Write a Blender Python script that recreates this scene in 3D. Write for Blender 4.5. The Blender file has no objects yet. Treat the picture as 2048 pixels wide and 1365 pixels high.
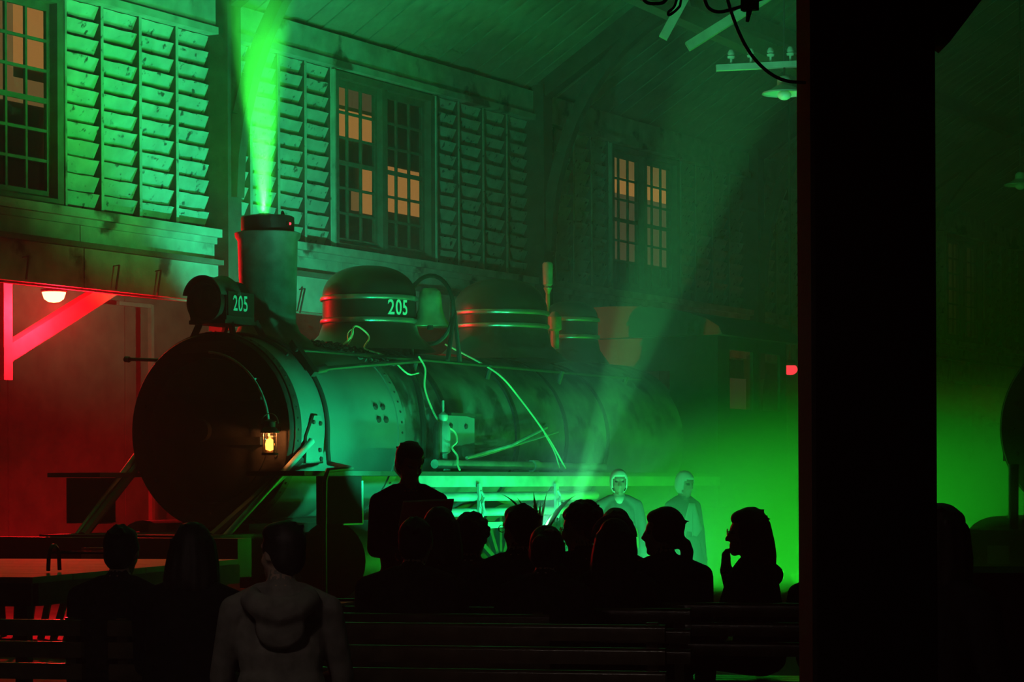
import bpy, bmesh, math, random
from mathutils import Vector, Matrix
random.seed(7)
S = bpy.context.scene
COL = S.collection
PI = math.pi

# ------------------------------------------------------------------ camera
cam_data = bpy.data.cameras.new('camera')
cam_data.sensor_fit = 'HORIZONTAL'
cam_data.sensor_width = 36.0
cam_data.lens = 5000.0 / 2048.0 * 36.0
cam_data.shift_y = (972.0 - 682.5) / 2048.0
cam_data.clip_start = 0.1
cam_data.clip_end = 300.0
cam = bpy.data.objects.new('camera', cam_data)
COL.objects.link(cam)
TH = math.atan(2726.0 / 5000.0)
cam.matrix_world = (Matrix.Translation((0, 0, 1.45)) @ Matrix.Rotation(TH - PI / 2, 4, 'Z')
                    @ Matrix.Rotation(PI / 2, 4, 'X') @ Matrix.Rotation(-0.0045, 4, 'Z'))
S.camera = cam

# ------------------------------------------------------------------ view, world
S.view_settings.view_transform = 'Standard'
S.view_settings.look = 'None'
S.view_settings.gamma = 1.0
S.view_settings.use_curve_mapping = False
S.view_settings.exposure = 0.0
S.cycles.max_bounces = 3
S.cycles.diffuse_bounces = 1
S.cycles.glossy_bounces = 1
S.cycles.transmission_bounces = 3
S.cycles.transparent_max_bounces = 6
S.cycles.volume_bounces = 0
S.cycles.use_light_tree = False
S.cycles.use_adaptive_sampling = True
S.cycles.adaptive_threshold = 0.05
S.cycles.adaptive_min_samples = 12
S.cycles.volume_step_rate = 6.0
S.cycles.volume_max_steps = 48
S.cycles.sample_clamp_indirect = 4.0
W = bpy.data.worlds.new('night')
S.world = W
W.use_nodes = True
W.node_tree.nodes['Background'].inputs[0].default_value = (0.7, 0.8, 1.0, 1)
W.node_tree.nodes['Background'].inputs[1].default_value = 0.013


def light(name, kind, loc, color, power, parent=None, aim=None, size=0.05, cone=60, blend=0.3):
    d = bpy.data.lights.new(name, kind)
    d.color = color
    d.energy = power
    if kind in ('POINT', 'SPOT'):
        d.shadow_soft_size = size
    if kind == 'SPOT':
        d.spot_size = math.radians(cone)
        d.spot_blend = blend
    if kind == 'AREA':
        d.size = size
    o = bpy.data.objects.new(name, d)
    COL.objects.link(o)
    o.location = loc
    if aim is not None:
        o.rotation_euler = (Vector(aim) - Vector(loc)).to_track_quat('-Z', 'Y').to_euler()
    if parent:
        o.parent = parent
    return o



# ------------------------------------------------------------------ light and haze settings (the lamps themselves are built further down)
LANTERN_W = 10.0         # the lantern on the smokebox
RED_W = 600.0            # red bulkhead lamp in the aisle
SMOKE_W = 4500.0         # uplight of the smoke machine
PLUME_FILL_W = 420.0           # added wide spot for the plume's scattered light on the wall
PLUME_D = 0.75            # smoke column
FOG_D, FOG_TOP, FOG_LOW = 0.40, 3.0, 0.6  # fog bank: density, heights between which it thins out
HAZE = 0.0075
FILL_W = 26.0            # added unseen lamp that lifts the audience backs
GREEN = (0.015, 1.0, 0.03)
TEAL = (0.01, 1.0, 0.38)
FOGL = (0.02, 1.0, 0.03)
STAGE_LAMPS = [
    (((18.75, 11.30, 1.60), (20.2, 13.0, 2.45), 'small stage lamp on a stand hidden behind the presenter, washing the boiler', TEAL, 150), dict(cone=124, blend=0.5, lens=2.0)),
    (((21.2, 10.7, 0.55), (21.4, 12.2, 1.2), 'floor lamp lighting the pipes below the running board', TEAL, 260), dict(cone=120, lens=2.0)),
    (((16.76, 8.88, 1.05), (16.9, 8.88, 3.0), 'small bright stage lamp at the foot of the potted plant leaves', (0.14, 1.0, 0.50), 1000), dict(cone=128, blend=0.25, lens=12.0, barrel=0.035, soft=0.01)),
    (((16.86, 8.79, 0.98), (17.19, 8.18, 2.86), 'added narrow-beam stage lamp tilted up to the right of the potted plant', (0.06, 1.0, 0.22), 14000), dict(cone=15, blend=0.45, lens=1.5, barrel=0.04, soft=0.01)),  # added spot that draws the bright band between the leaf shadows
    (((19.2, 8.9, 0.30), (20.6, 10.0, 1.5), 'floor lamp shining up at the two figures in coifs', (0.04, 1.0, 0.25), 600), dict(cone=80, blend=0.4, lens=2.0)),
    (((22.43, 11.02, 0.30), (22.43, 11.02, 3.0), 'floor lamp in the fog behind the figure with the collar', FOGL, 90), dict(cone=179, blend=0.1, lens=2.0)),
    (((23.69, 10.87, 0.30), (23.69, 10.87, 3.0), 'floor lamp in the fog behind the figure with the bib', FOGL, 160), dict(cone=179, blend=0.1, lens=2.0)),
    (((23.1, 9.88, 0.30), (23.1, 9.88, 3.0), 'floor lamp in the fog above the woman with her chin on her hand', FOGL, 160), dict(cone=179, blend=0.1, lens=2.0)),
    (((25.2, 10.1, 0.30), (25.2, 10.1, 3.0), 'floor lamp in the fog hidden by the black pillar', FOGL, 230), dict(cone=179, blend=0.1, lens=2.0)),
    (((26.0, 8.77, 0.30), (26.0, 8.77, 3.0), 'floor lamp in the fog beside the second locomotive', FOGL, 210), dict(cone=179, blend=0.1, lens=2.0)),
    (((20.80, 14.1, 3.70), (22.0, 16.4, 8.4), 'added fill lamp hidden behind the chimney washing the board wall', (0.025, 1.0, 0.16), 300), dict(cone=142, blend=1.0, lens=2.0, height_from=2.6)),  # added unseen lamp, for the glow of the lit smoke on the wall
    (((22.95, 14.15, 3.05), (24.6, 16.4, 6.6), 'added fill lamp hidden behind the sand dome washing the board wall', (0.03, 1.0, 0.45), 380), dict(cone=124, blend=0.5, lens=2.0, height_from=2.3)),  # added unseen lamp, brightens the boards further along
]
wn = W.node_tree.nodes
wv = wn.new('ShaderNodeVolumeScatter')
wv.inputs['Density'].default_value = HAZE
wv.inputs['Anisotropy'].default_value = 0.2
W.node_tree.links.new(wv.outputs[0], wn['World Output'].inputs['Volume'])


# ------------------------------------------------------------------ materials
MATS = {}


def nodes_of(m):
    return m.node_tree.nodes, m.node_tree.links


def mat(name, col, rough=0.7, metal=0.0, var=0.25, scale=6.0, bump=0.0, bscale=40.0, dirt=None, spec=0.5, world=False):
    """A painted or bare surface: base colour broken up by noise, optional patches of a second colour, fine relief."""
    m = bpy.data.materials.new(name)
    m.use_nodes = True
    N, L = nodes_of(m)
    b = N['Principled BSDF']
    b.inputs['Roughness'].default_value = rough
    b.inputs['Metallic'].default_value = metal
    b.inputs['Specular IOR Level'].default_value = spec
    tc = N.new('ShaderNodeTexCoord')
    co = N.new('ShaderNodeNewGeometry').outputs['Position'] if world else tc.outputs['Object']
    nz = N.new('ShaderNodeTexNoise')
    nz.inputs['Scale'].default_value = scale
    nz.inputs['Detail'].default_value = 6
    L.new(co, nz.inputs['Vector'])
    rp = N.new('ShaderNodeValToRGB')
    rp.color_ramp.elements[0].position = 0.3
    rp.color_ramp.elements[1].position = 0.7
    rp.color_ramp.elements[0].color = (*[c * (1 - var) for c in col], 1)
    rp.color_ramp.elements[1].color = (*[min(1, c * (1 + var)) for c in col], 1)
    L.new(nz.outputs['Fac'], rp.inputs['Fac'])
    out = rp.outputs['Color']
    if dirt is not None:
        n2 = N.new('ShaderNodeTexNoise')
        n2.inputs['Scale'].default_value = dirt[1]
        n2.inputs['Detail'].default_value = 8
        L.new(co, n2.inputs['Vector'])
        r2 = N.new('ShaderNodeValToRGB')
        r2.color_ramp.elements[0].position = dirt[2]
        r2.color_ramp.elements[1].position = dirt[2] + 0.08
        L.new(n2.outputs['Fac'], r2.inputs['Fac'])
        mx = N.new('ShaderNodeMix')
        mx.data_type = 'RGBA'
        L.new(r2.outputs['Color'], mx.inputs['Factor'])
        L.new(out, mx.inputs['A'])
        mx.inputs['B'].default_value = (*dirt[0], 1)
        out = mx.outputs['Result']
    L.new(out, b.inputs['Base Color'])
    if bump:
        n3 = N.new('ShaderNodeTexNoise')
        n3.inputs['Scale'].default_value = bscale
        n3.inputs['Detail'].default_value = 5
        L.new(co, n3.inputs['Vector'])
        bp = N.new('ShaderNodeBump')
        bp.inputs['Strength'].default_value = bump
        bp.inputs['Distance'].default_value = 0.01
        L.new(n3.outputs['Fac'], bp.inputs['Height'])
        L.new(bp.outputs['Normal'], b.inputs['Normal'])
    MATS[name] = m
    return m


def emit(name, col, strength):
    m = bpy.data.materials.new(name)
    m.use_nodes = True
    N, L = nodes_of(m)
    N.remove(N['Principled BSDF'])
    e = N.new('ShaderNodeEmission')
    e.inputs[0].default_value = (*col, 1)
    e.inputs[1].default_value = strength
    L.new(e.outputs[0], N['Material Output'].inputs['Surface'])
    m.cycles.emission_sampling = 'NONE'      # the lamps' own lights do the lighting
    MATS[name] = m
    return m


def glass(name, tint, rough=0.02):
    """A thin pane: mostly clear, a little mirror reflection."""
    m = bpy.data.materials.new(name)
    m.use_nodes = True
    N, L = nodes_of(m)
    N.remove(N['Principled BSDF'])
    t = N.new('ShaderNodeBsdfTransparent')
    t.inputs[0].default_value = (*tint, 1)
    g = N.new('ShaderNodeBsdfGlossy')
    g.inputs['Roughness'].default_value = rough
    mx = N.new('ShaderNodeMixShader')
    mx.inputs[0].default_value = 0.06
    L.new(t.outputs[0], mx.inputs[1])
    L.new(g.outputs[0], mx.inputs[2])
    L.new(mx.outputs[0], N['Material Output'].inputs['Surface'])
    MATS[name] = m
    return m


mat('siding', (0.42, 0.44, 0.40), 0.75, var=0.2, scale=5, bump=0.3, dirt=((0.06, 0.06, 0.05), 11.0, 0.60), world=True)
mat('stud_wood', (0.30, 0.31, 0.27), 0.8, var=0.3, scale=8, bump=0.3)
mat('stud_side_shade', (0.045, 0.042, 0.034), 0.9, var=0.4, scale=9, bump=0.3)  # dark tone imitating the unlit sides of the studs
mat('frame_paint', (0.10, 0.11, 0.09), 0.7, var=0.3, scale=7, bump=0.2)
mat('fascia_paint', (0.36, 0.38, 0.34), 0.7, var=0.3, scale=4, bump=0.2, dirt=((0.08, 0.07, 0.06), 2.2, 0.58), world=True)
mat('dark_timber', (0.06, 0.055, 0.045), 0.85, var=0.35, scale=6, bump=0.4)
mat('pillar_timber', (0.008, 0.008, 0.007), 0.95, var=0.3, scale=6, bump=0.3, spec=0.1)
mat('roof_boards', (0.20, 0.20, 0.17), 0.85, var=0.35, scale=3, bump=0.3)
mat('pale_beam', (0.45, 0.45, 0.4), 0.8, var=0.2)
mat('concrete', (0.22, 0.21, 0.19), 0.9, var=0.3, scale=2, bump=0.2)
mat('aisle_panel', (0.30, 0.22, 0.19), 0.85, var=0.25, scale=3, bump=0.2)
mat('red_paint', (0.55, 0.35, 0.32), 0.7, var=0.15)
mat('loco_black', (0.016, 0.016, 0.016), 0.55, var=0.4, scale=12, bump=0.15)
mat('loco_front', (0.012, 0.012, 0.012), 0.75, var=0.6, scale=7, bump=0.25, spec=0.25)
mat('smokebox_grey', (0.16, 0.18, 0.17), 0.5, var=0.16, scale=2.5, bump=0.12, bscale=60)
mat('boiler_grey', (0.12, 0.13, 0.12), 0.6, var=0.55, scale=3.5, bump=0.2, bscale=25, dirt=((0.03, 0.03, 0.025), 2.2, 0.55))
mat('stack_grey', (0.085, 0.09, 0.085), 0.62, var=0.4, scale=9, bump=0.2)
mat('dome_black', (0.02, 0.022, 0.02), 0.32, var=0.3, scale=4, bump=0.05)
mat('pipe_metal', (0.32, 0.33, 0.31), 0.5, 0.2, var=0.3, scale=6, bump=0.2)
mat('bright_band', (0.55, 0.55, 0.5), 0.28, 0.85, var=0.1)
mat('brass', (0.50, 0.44, 0.28), 0.5, 0.5, var=0.25)
mat('white_letters', (0.75, 0.75, 0.70), 0.6, var=0.05)
mat('cable_black', (0.012, 0.012, 0.012), 0.7, var=0.2)
mat('cable_yellow', (0.80, 0.78, 0.45), 0.5, var=0.05)
mat('enamel', (0.55, 0.6, 0.52), 0.25, var=0.1)
mat('bulb_white', (0.75, 0.78, 0.72), 0.3, var=0.05)
mat('bench_wood', (0.10, 0.075, 0.05), 0.22, var=0.3, scale=10, bump=0.1)
mat('leaf', (0.16, 0.26, 0.07), 0.4, var=0.25, scale=8)
mat('pot', (0.2, 0.12, 0.08), 0.8)
mat('skin', (0.45, 0.30, 0.23), 0.55, var=0.1)
mat('hair_dark', (0.020, 0.015, 0.012), 0.6, var=0.4, scale=60)
mat('cloth_black', (0.016, 0.016, 0.018), 0.95, var=0.3, scale=30, spec=0.1)
mat('cloth_dark', (0.030, 0.028, 0.028), 0.95, var=0.3, scale=30, spec=0.1)
mat('cloth_beige', (0.21, 0.19, 0.172), 0.95, var=0.3, scale=14, bump=0.9, bscale=9)
mat('cloth_white', (0.80, 0.80, 0.76), 0.9, var=0.05)
mat('cloth_grey', (0.2, 0.2, 0.18), 0.9, var=0.2, scale=50)
mat('paper', (0.5, 0.5, 0.46), 0.8, var=0.1)
mat('black_plastic', (0.012, 0.012, 0.013), 0.45, var=0.2)
mat('matt_black', (0.008, 0.008, 0.008), 1.0, var=0.2, spec=0.0)
mat('chrome', (0.6, 0.6, 0.6), 0.25, 1.0, var=0.05)
glass('pane_glass', (0.92, 0.94, 0.9))
glass('lantern_glass', (1.0, 0.95, 0.85))


# ------------------------------------------------------------------ mesh helpers
class MB:
    def __init__(s):
        s.v, s.f, s.s, s.m = [], [], [], []

    def add(s, vs, fs, smooth=False, mi=0):
        o = len(s.v)
        s.v += [tuple(p) for p in vs]
        for q in fs:
            s.f.append([i + o for i in q])
            s.s.append(smooth)
            s.m.append(mi)
        return s

    def box(s, x0, x1, y0, y1, z0, z1, mi=0):
        vs = [(x, y, z) for z in (z0, z1) for y in (y0, y1) for x in (x0, x1)]
        return s.add(vs, [(0, 2, 3, 1), (4, 5, 7, 6), (0, 1, 5, 4), (2, 6, 7, 3), (0, 4, 6, 2), (1, 3, 7, 5)], mi=mi)

    def bar(s, a, b, w, h, up=(0, 0, 1), mi=0):
        """A rectangular bar from a to b; w across, h along up."""
        a, b = Vector(a), Vector(b)
        d = (b - a).normalized()
        side = d.cross(Vector(up))
        if side.length < 1e-4:
            side = d.cross(Vector((1, 0, 0)))
        side.normalize()
        u = side.cross(d).normalized()
        side *= w / 2
        u *= h / 2
        vs = [a - side - u, a + side - u, a + side + u, a - side + u, b - side - u, b + side - u, b + side + u, b - side + u]
        return s.add(vs, [(0, 1, 2, 3), (7, 6, 5, 4), (0, 4, 5, 1), (1, 5, 6, 2), (2, 6, 7, 3), (3, 7, 4, 0)], mi=mi)

    def tube(s, path, r, n=8, mi=0, flat=1.0, cap=True):
        P = [Vector(p) for p in path]
        rs = r if isinstance(r, (list, tuple)) else [r] * len(P)
        rings = []
        prev = None
        for i, p in enumerate(P):
            t = (P[min(i + 1, len(P) - 1)] - P[max(i - 1, 0)]).normalized()
            if prev is None:
                a = t.cross(Vector((0, 0, 1)))
                if a.length < 0.05:
                    a = t.cross(Vector((0, 1, 0)))
            else:
                a = prev - t * prev.dot(t)
            a.normalize()
            prev = a
            b = t.cross(a)
            rings.append([p + (a * math.cos(2 * PI * k / n) + b * flat * math.sin(2 * PI * k / n)) * rs[i] for k in range(n)])
        vs = [q for ring in rings for q in ring]
        fs = []
        for i in range(len(P) - 1):
            for k in range(n):
                fs.append((i * n + k, i * n + (k + 1) % n, (i + 1) * n + (k + 1) % n, (i + 1) * n + k))
        s.add(vs, fs, True, mi)
        if cap:
            o = len(s.v) - len(vs)
            s.f.append([o + k for k in range(n)][::-1])
            s.f.append([o + (len(P) - 1) * n + k for k in range(n)])
            s.s += [False, False]
            s.m += [mi, mi]
        return s

    def lathe(s, org, axis, prof, n=32, mi=0, a0=0.0, a1=2 * PI, cap=False):
        """Revolve (radius, height) pairs about axis through org."""
        ax = Vector(axis).normalized()
        e1 = ax.cross(Vector((0, 0, 1)))
        if e1.length < 0.05:
            e1 = Vector((1, 0, 0))
        e1.normalize()
        e2 = ax.cross(e1)
        org = Vector(org)
        full = abs(a1 - a0 - 2 * PI) < 1e-6
        m = n if full else n + 1
        vs = []
        for r, h in prof:
            for k in range(m):
                t = a0 + (a1 - a0) * k / n
                vs.append(org + ax * h + (e1 * math.cos(t) + e2 * math.sin(t)) * r)
        fs = []
        for i in range(len(prof) - 1):
            for k in range(n):
                k2 = (k + 1) % m
                fs.append((i * m + k, i * m + k2, (i + 1) * m + k2, (i + 1) * m + k))
        return s.add(vs, fs, True, mi)

    def ell(s, c, r, nu=16, nv=10, mi=0, rot=None):
        vs, fs = [], []
        c = Vector(c)
        for j in range(nv + 1):
            ph = -PI / 2 + PI * j / nv
            for k in range(nu):
                t = 2 * PI * k / nu
                p = Vector((r[0] * math.cos(ph) * math.cos(t), r[1] * math.cos(ph) * math.sin(t), r[2] * math.sin(ph)))
                if rot is not None:
                    p = rot @ p
                vs.append(c + p)
        for j in range(nv):
            for k in range(nu):
                fs.append((j * nu + k, j * nu + (k + 1) % nu, (j + 1) * nu + (k + 1) % nu, (j + 1) * nu + k))
        return s.add(vs, fs, True, mi)

    def prism(s, poly, a, b, axis='Y', mi=0):
        """Extrude a 2D polygon; axis Y: poly is (x,z); axis X: (y,z); axis Z: (x,y)."""
        def P(p, t):
            return {'Y': (p[0], t, p[1]), 'X': (t, p[0], p[1]), 'Z': (p[0], p[1], t)}[axis]
        n = len(poly)
        vs = [P(p, a) for p in poly] + [P(p, b) for p in poly]
        fs = [list(range(n))[::-1], [n + i for i in range(n)]]
        fs += [(i, (i + 1) % n, n + (i + 1) % n, n + i) for i in range(n)]
        return s.add(vs, fs, mi=mi)

    def mesh(s, name, *mats):
        me = bpy.data.meshes.new(name)
        me.from_pydata(s.v, [], s.f)
        for m in mats:
            me.materials.append(MATS[m])
        me.polygons.foreach_set('use_smooth', s.s)
        me.polygons.foreach_set('material_index', s.m)
        bm = bmesh.new()
        bm.from_mesh(me)
        bmesh.ops.remove_doubles(bm, verts=bm.verts, dist=1e-6)
        bmesh.ops.recalc_face_normals(bm, faces=bm.faces)
        bm.to_mesh(me)
        bm.free()
        me.set_sharp_from_angle(angle=math.radians(38))
        return me

    def build(s, name, mats, parent=None, loc=None, rotz=None):
        if isinstance(mats, str):
            mats = (mats,)
        return obj(name, s.mesh(name, *mats), parent, loc, rotz)


def obj(name, me, parent=None, loc=None, rotz=None):
    o = bpy.data.objects.new(name, me)
    COL.objects.link(o)
    if parent is not None:
        o.parent = parent
    if loc is not None:
        o.location = loc
    if rotz is not None:
        o.rotation_euler = (0, 0, rotz)
    return o


def empty(name, loc=(0, 0, 0), rotz=0.0):
    return obj(name, None, None, loc, rotz)


def tag(o, label, cat, group=None, kind=None):
    if label:
        o['label'] = label
    if cat:
        o['category'] = cat
    if group:
        o['group'] = group
    if kind:
        o['kind'] = kind
    return o


def struct(o, label=None):
    o['kind'] = 'structure'
    if label:
        o['label'] = label
    return o


def copy_tree(o, parent=None):
    c = o.copy()
    COL.objects.link(c)
    c.parent = parent
    for ch in list(o.children):
        if ch.type == 'LIGHT':
            continue
        copy_tree(ch, c)
    return c


def arc(c, r, a0, a1, n, plane='YZ'):
    out = []
    for i in range(n + 1):
        a = a0 + (a1 - a0) * i / n
        u, v = r * math.cos(a), r * math.sin(a)
        out.append({'YZ': (c[0], c[1] + u, c[2] + v), 'XZ': (c[0] + u, c[1], c[2] + v), 'XY': (c[0] + u, c[1] + v, c[2])}[plane])
    return out


def spline(pts, k=6):
    """Catmull-Rom through points."""
    P = [Vector(p) for p in pts]
    P = [P[0] * 2 - P[1]] + P + [P[-1] * 2 - P[-2]]
    out = []
    for i in range(1, len(P) - 2):
        for j in range(k):
            t = j / k
            a, b, c, d = P[i - 1], P[i], P[i + 1], P[i + 2]
            out.append(0.5 * ((2 * b) + (c - a) * t + (2 * a - 5 * b + 4 * c - d) * t * t + (3 * b - a - 3 * c + d) * t ** 3))
    out.append(P[-2])
    return out


# ================================================================== STRUCTURE
WY = 16.46            # inner face line of the long wall
P0, BAY = 23.14, 7.553
Z_SILL, Z_TOP = 4.34, 6.50
POSTS = [P0 + BAY * k for k in range(-2, 6)]
X_END = 62.0

struct(MB().box(-8, X_END + 1, -14, 24, -0.2, 0).build('floor', 'concrete'))
struct(MB().box(X_END, X_END + 0.3, -14, 24, 0, 14).build('wall_end', 'stud_wood'))

# --- long wall: boards nailed outside the studs, seen from inside
wall = struct(empty('wall_back'))
tag(wall, 'long upper wall of weathered lap boards between pale studs', None)
CELLW = 0.60


def board_mesh(w, seed):
    """One lap board in one stud bay: top edge stands inward, foot leans out; edges a little ragged."""
    rnd = random.Random(seed)
    nx = 6
    vs = []
    for i in range(nx + 1):
        x = w * i / nx
        jt, jb = rnd.uniform(-.004, .004), rnd.uniform(-.006, .004)
        vs += [(x, 0.034, 0.0 + jb), (x, -0.062, 0.188 + jt), (x, -0.036, 0.194 + jt), (x, 0.056, 0.0 + jb)]
    fs = []
    for i in range(nx):
        a, b = 4 * i, 4 * i + 4
        fs += [(a, b, b + 1, a + 1), (a + 1, b + 1, b + 2, a + 2), (a + 2, b + 2, b + 3, a + 3), (a + 3, b + 3, b, a)]
    fs += [(0, 1, 2, 3), (4 * nx + 3, 4 * nx + 2, 4 * nx + 1, 4 * nx)]
    m = MB()
    m.add(vs, fs)
    return m


ROWS = 12
RH = (Z_TOP - Z_SILL) / ROWS
bmesh_cache = {}
far_boards = MB()
n_boards = 0
for bi, px in enumerate(POSTS[:-1]):
    w0, w1 = px + 2.39, px + 4.79            # window opening
    segs = ((px + 0.1, w0 - 0.02), (w1 + 0.02, px + BAY - 0.1))
    for (a, b) in segs:
        n = 4
        cw = (b - a) / n
        for k in range(n + 1):
            xs = a + cw * k
            if bi <= 4:
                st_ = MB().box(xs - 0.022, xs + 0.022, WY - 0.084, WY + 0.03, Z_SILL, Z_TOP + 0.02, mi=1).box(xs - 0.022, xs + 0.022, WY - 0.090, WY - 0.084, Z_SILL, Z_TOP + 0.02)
                st_.build('stud', ('siding', 'stud_side_shade'), wall)  # sides carry the painted shade tone, fronts the siding paint
            else:
                far_boards.box(xs - 0.022, xs + 0.022, WY - 0.10, WY + 0.03, Z_SILL, Z_TOP + 0.02)
        for k in range(n):
            for rr in range(ROWS):
                z = Z_SILL + rr * RH
                vis = (bi == 1 and a > px + 3) or bi in (2, 3)
                if vis and n_boards < 300:
                    key = (round(cw, 3), rr * 7 % 5)
                    if key not in bmesh_cache:
                        bmesh_cache[key] = board_mesh(cw - 0.044, key[1] + 3).mesh('board', 'siding')
                    obj('board', bmesh_cache[key], wall, (a + cw * k + 0.022, WY, z))
                    n_boards += 1
                else:
                    bm_ = board_mesh(cw - 0.044, 3)
                    far_boards.add([(x + a + cw * k + 0.022, y + WY, zz + z) for x, y, zz in bm_.v], bm_.f)
o = far_boards.build('distant_boards', 'siding', wall)
o['kind'] = 'stuff'
# outer skin behind the boards, so no light leaks (below, above and between windows)
back = MB()
back.box(-8, X_END, WY + 0.06, WY + 0.12, Z_TOP, 6.95)
back.box(-8, X_END, WY + 0.06, WY + 0.12, 3.52, Z_SILL)
prev = -8
for px in POSTS[:-1]:
    back.box(prev, px + 2.39, WY + 0.06, WY + 0.12, Z_SILL, Z_TOP)
    prev = px + 4.79
back.box(prev, X_END, WY + 0.06, WY + 0.12, Z_SILL, Z_TOP)
back.build('sheathing', 'stud_wood', wall)

# --- frieze, ledge, fascia boards
tr = struct(empty('trim_1'), 'painted frieze under the roof of the long wall')
MB().box(-8, X_END, WY - 0.16, WY + 0.06, 6.60, 6.92).build('frieze_board', 'fascia_paint', tr)
MB().box(-8, X_END, WY - 0.20, WY + 0.06, 6.52, 6.60).build('moulding', 'fascia_paint', tr)
tr = struct(empty('trim_2'), 'painted ledge and fascia below the windows of the long wall')
MB().box(-8, X_END, WY - 0.24, WY + 0.06, 4.24, 4.33).build('ledge', 'fascia_paint', tr)
MB().box(-8, X_END, WY - 0.17, WY + 0.06, 4.17, 4.24).build('moulding', 'fascia_paint', tr)
MB().box(-8, X_END, WY - 0.26, WY + 0.06, 3.93, 3.985).build('moulding', 'frame_paint', tr)
for px in POSTS[:-1]:
    for k in range(3):
        a = px + BAY / 3 * k
        MB().box(a + 0.006, a + BAY / 3 - 0.006, WY - 0.13, WY - 0.07, 3.985, 4.17).build('fascia_board', 'fascia_paint', tr)
        MB().box(a + 0.008, a + BAY / 3 - 0.008, WY - 0.18, WY - 0.12, 3.52, 3.93).build('apron_board', 'fascia_paint', tr)

# --- posts with curved knee braces
for k, px in enumerate(POSTS):
    if px < 10:
        continue
    p = struct(empty('column_%d' % (k + 1), (px, WY - 0.22, 0)))
    MB().box(-0.13, 0.13, -0.10, 0.17, 3.2, 7.0).build('post', 'dark_timber', p)
    MB().box(-0.13, 0.13, -0.06, 0.13, 0.0, 3.2).build('post_foot', 'dark_timber', p)
    pts = []
    for j in range(11):
        a = PI - (PI / 2) * j / 10 * 0.92
        pts.append((0, -2.1 - 2.0 * math.cos(a) * 1.0 - 0.1, 4.9 + 3.2 * math.sin(a) * 1.0))
    br = MB()
    prevp = None
    for j in range(11):
        a = (PI / 2) * j / 10 * 0.9
        q = (0, -0.1 - 2.6 * (1 - math.cos(a)), 4.7 + 3.3 * math.sin(a))
        if prevp:
            br.bar(prevp, q, 0.16, 0.14, up=(1, 0, 0))
        prevp = q
    br.build('knee_brace', 'dark_timber', p)
    MB().bar((0, -0.05, 6.95), (0, -8, 6.95 + 8 * 0.62 - 0.12), 0.2, 0.26).build('rafter', 'dark_timber', p)

# --- windows
def window(n, x0, boards=True):
    w = struct(empty('window_%d' % n, (x0, WY, Z_SILL)))
    WW, HH = 2.40, Z_TOP - Z_SILL
    fr = MB()
    fr.box(0.0, 0.10, -0.12, 0.06, 0, HH).box(WW - 0.10, WW, -0.12, 0.06, 0, HH)
    fr.box(0.10, WW - 0.10, -0.12, 0.06, HH - 0.08, HH).box(0.10, WW - 0.10, -0.12, 0.06, 0, 0.07)
    fr.box(WW / 2 - 0.06, WW / 2 + 0.06, -0.10, 0.06, 0.07, HH - 0.08)
    fr.build('window_frame', 'frame_paint', w)
    MB().box(-0.03, 0.0, -0.14, 0.02, 0, HH).build('casing', 'fascia_paint', w)
    MB().box(WW, WW + 0.03, -0.14, 0.02, 0, HH).build('casing', 'fascia_paint', w)
    pane = None
    for sx in (0.10, WW / 2 + 0.06):
        sw = WW / 2 - 0.16
        z0, z1 = 0.07, HH - 0.08
        sash = MB()
        ch = (z1 - z0 - 0.16) / 6
        cw = (sw - 0.10) / 3
        sash.box(sx, sx + 0.05, -0.02, 0.02, z0, z1).box(sx + sw - 0.05, sx + sw, -0.02, 0.02, z0, z1)
        sash.box(sx, sx + sw, -0.021, 0.019, z0, z0 + 0.08).box(sx, sx + sw, -0.021, 0.019, z1 - 0.08, z1)
        for i in (1, 2):
            sash.box(sx + 0.05 + cw * i - 0.016, sx + 0.05 + cw * i + 0.016, -0.015, 0.015, z0, z1)
        for j in range(1, 6):
            t = 0.026 if j == 3 else 0.015
            sash.box(sx, sx + sw, -0.017, 0.013, z0 + 0.08 + ch * j - t, z0 + 0.08 + ch * j + t)
        sash.build('sash', 'frame_paint', w)
        if pane is None:
            pane = MB().box(0.0, cw, -0.002, 0.002, 0, ch).mesh('pane', 'pane_glass')
        for i in range(3):
            for j in range(6):
                obj('pane', pane, w, (sx + 0.05 + cw * i, 0, z0 + 0.08 + ch * j))


for k, px in enumerate(POSTS[1:-1]):
    window(k + 1, px + 2.39)

# --- roof: sheathing boards running up the slope
RS = 0.62
roof = struct(empty('ceiling', (0, WY, 6.90)))
roof['label'] = 'sloping board roof above the long wall'
pm = MB()
pw = 0.34
L_ = 26.0
pm.add([(0, 0.3, -0.3 * RS), (pw - 0.012, 0.3, -0.3 * RS), (pw - 0.012, -L_ / 2, L_ / 2 * RS), (0, -L_ / 2, L_ / 2 * RS),
        (0, 0.3, 0.03 - 0.3 * RS), (pw - 0.012, 0.3, 0.03 - 0.3 * RS), (pw - 0.012, -L_ / 2, L_ / 2 * RS + 0.03), (0, -L_ / 2, L_ / 2 * RS + 0.03)],
       [(0, 1, 2, 3), (7, 6, 5, 4), (0, 4, 5, 1), (1, 5, 6, 2), (2, 6, 7, 3), (3, 7, 4, 0)])
pmesh = pm.mesh('plank', 'roof_boards')
x = 10.0
i = 0
while x < X_END:
    obj('plank', pmesh, roof, (x, 0, 0.012 * ((i * 5) % 3)))
    x += pw
    i += 1
cover = MB()
y1, z1 = -13.0, 13.0 * RS
cover.add([(-8, 0.3, 0.09 - 0.3 * RS), (X_END, 0.3, 0.09 - 0.3 * RS), (X_END, y1, z1 + 0.09), (-8, y1, z1 + 0.09)], [(0, 1, 2, 3)])
cover.add([(-8, y1, z1 + 0.09), (X_END, y1, z1 + 0.09), (X_END, y1 - 18, z1 - 4), (-8, y1 - 18, z1 - 4)], [(0, 1, 2, 3)])
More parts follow.
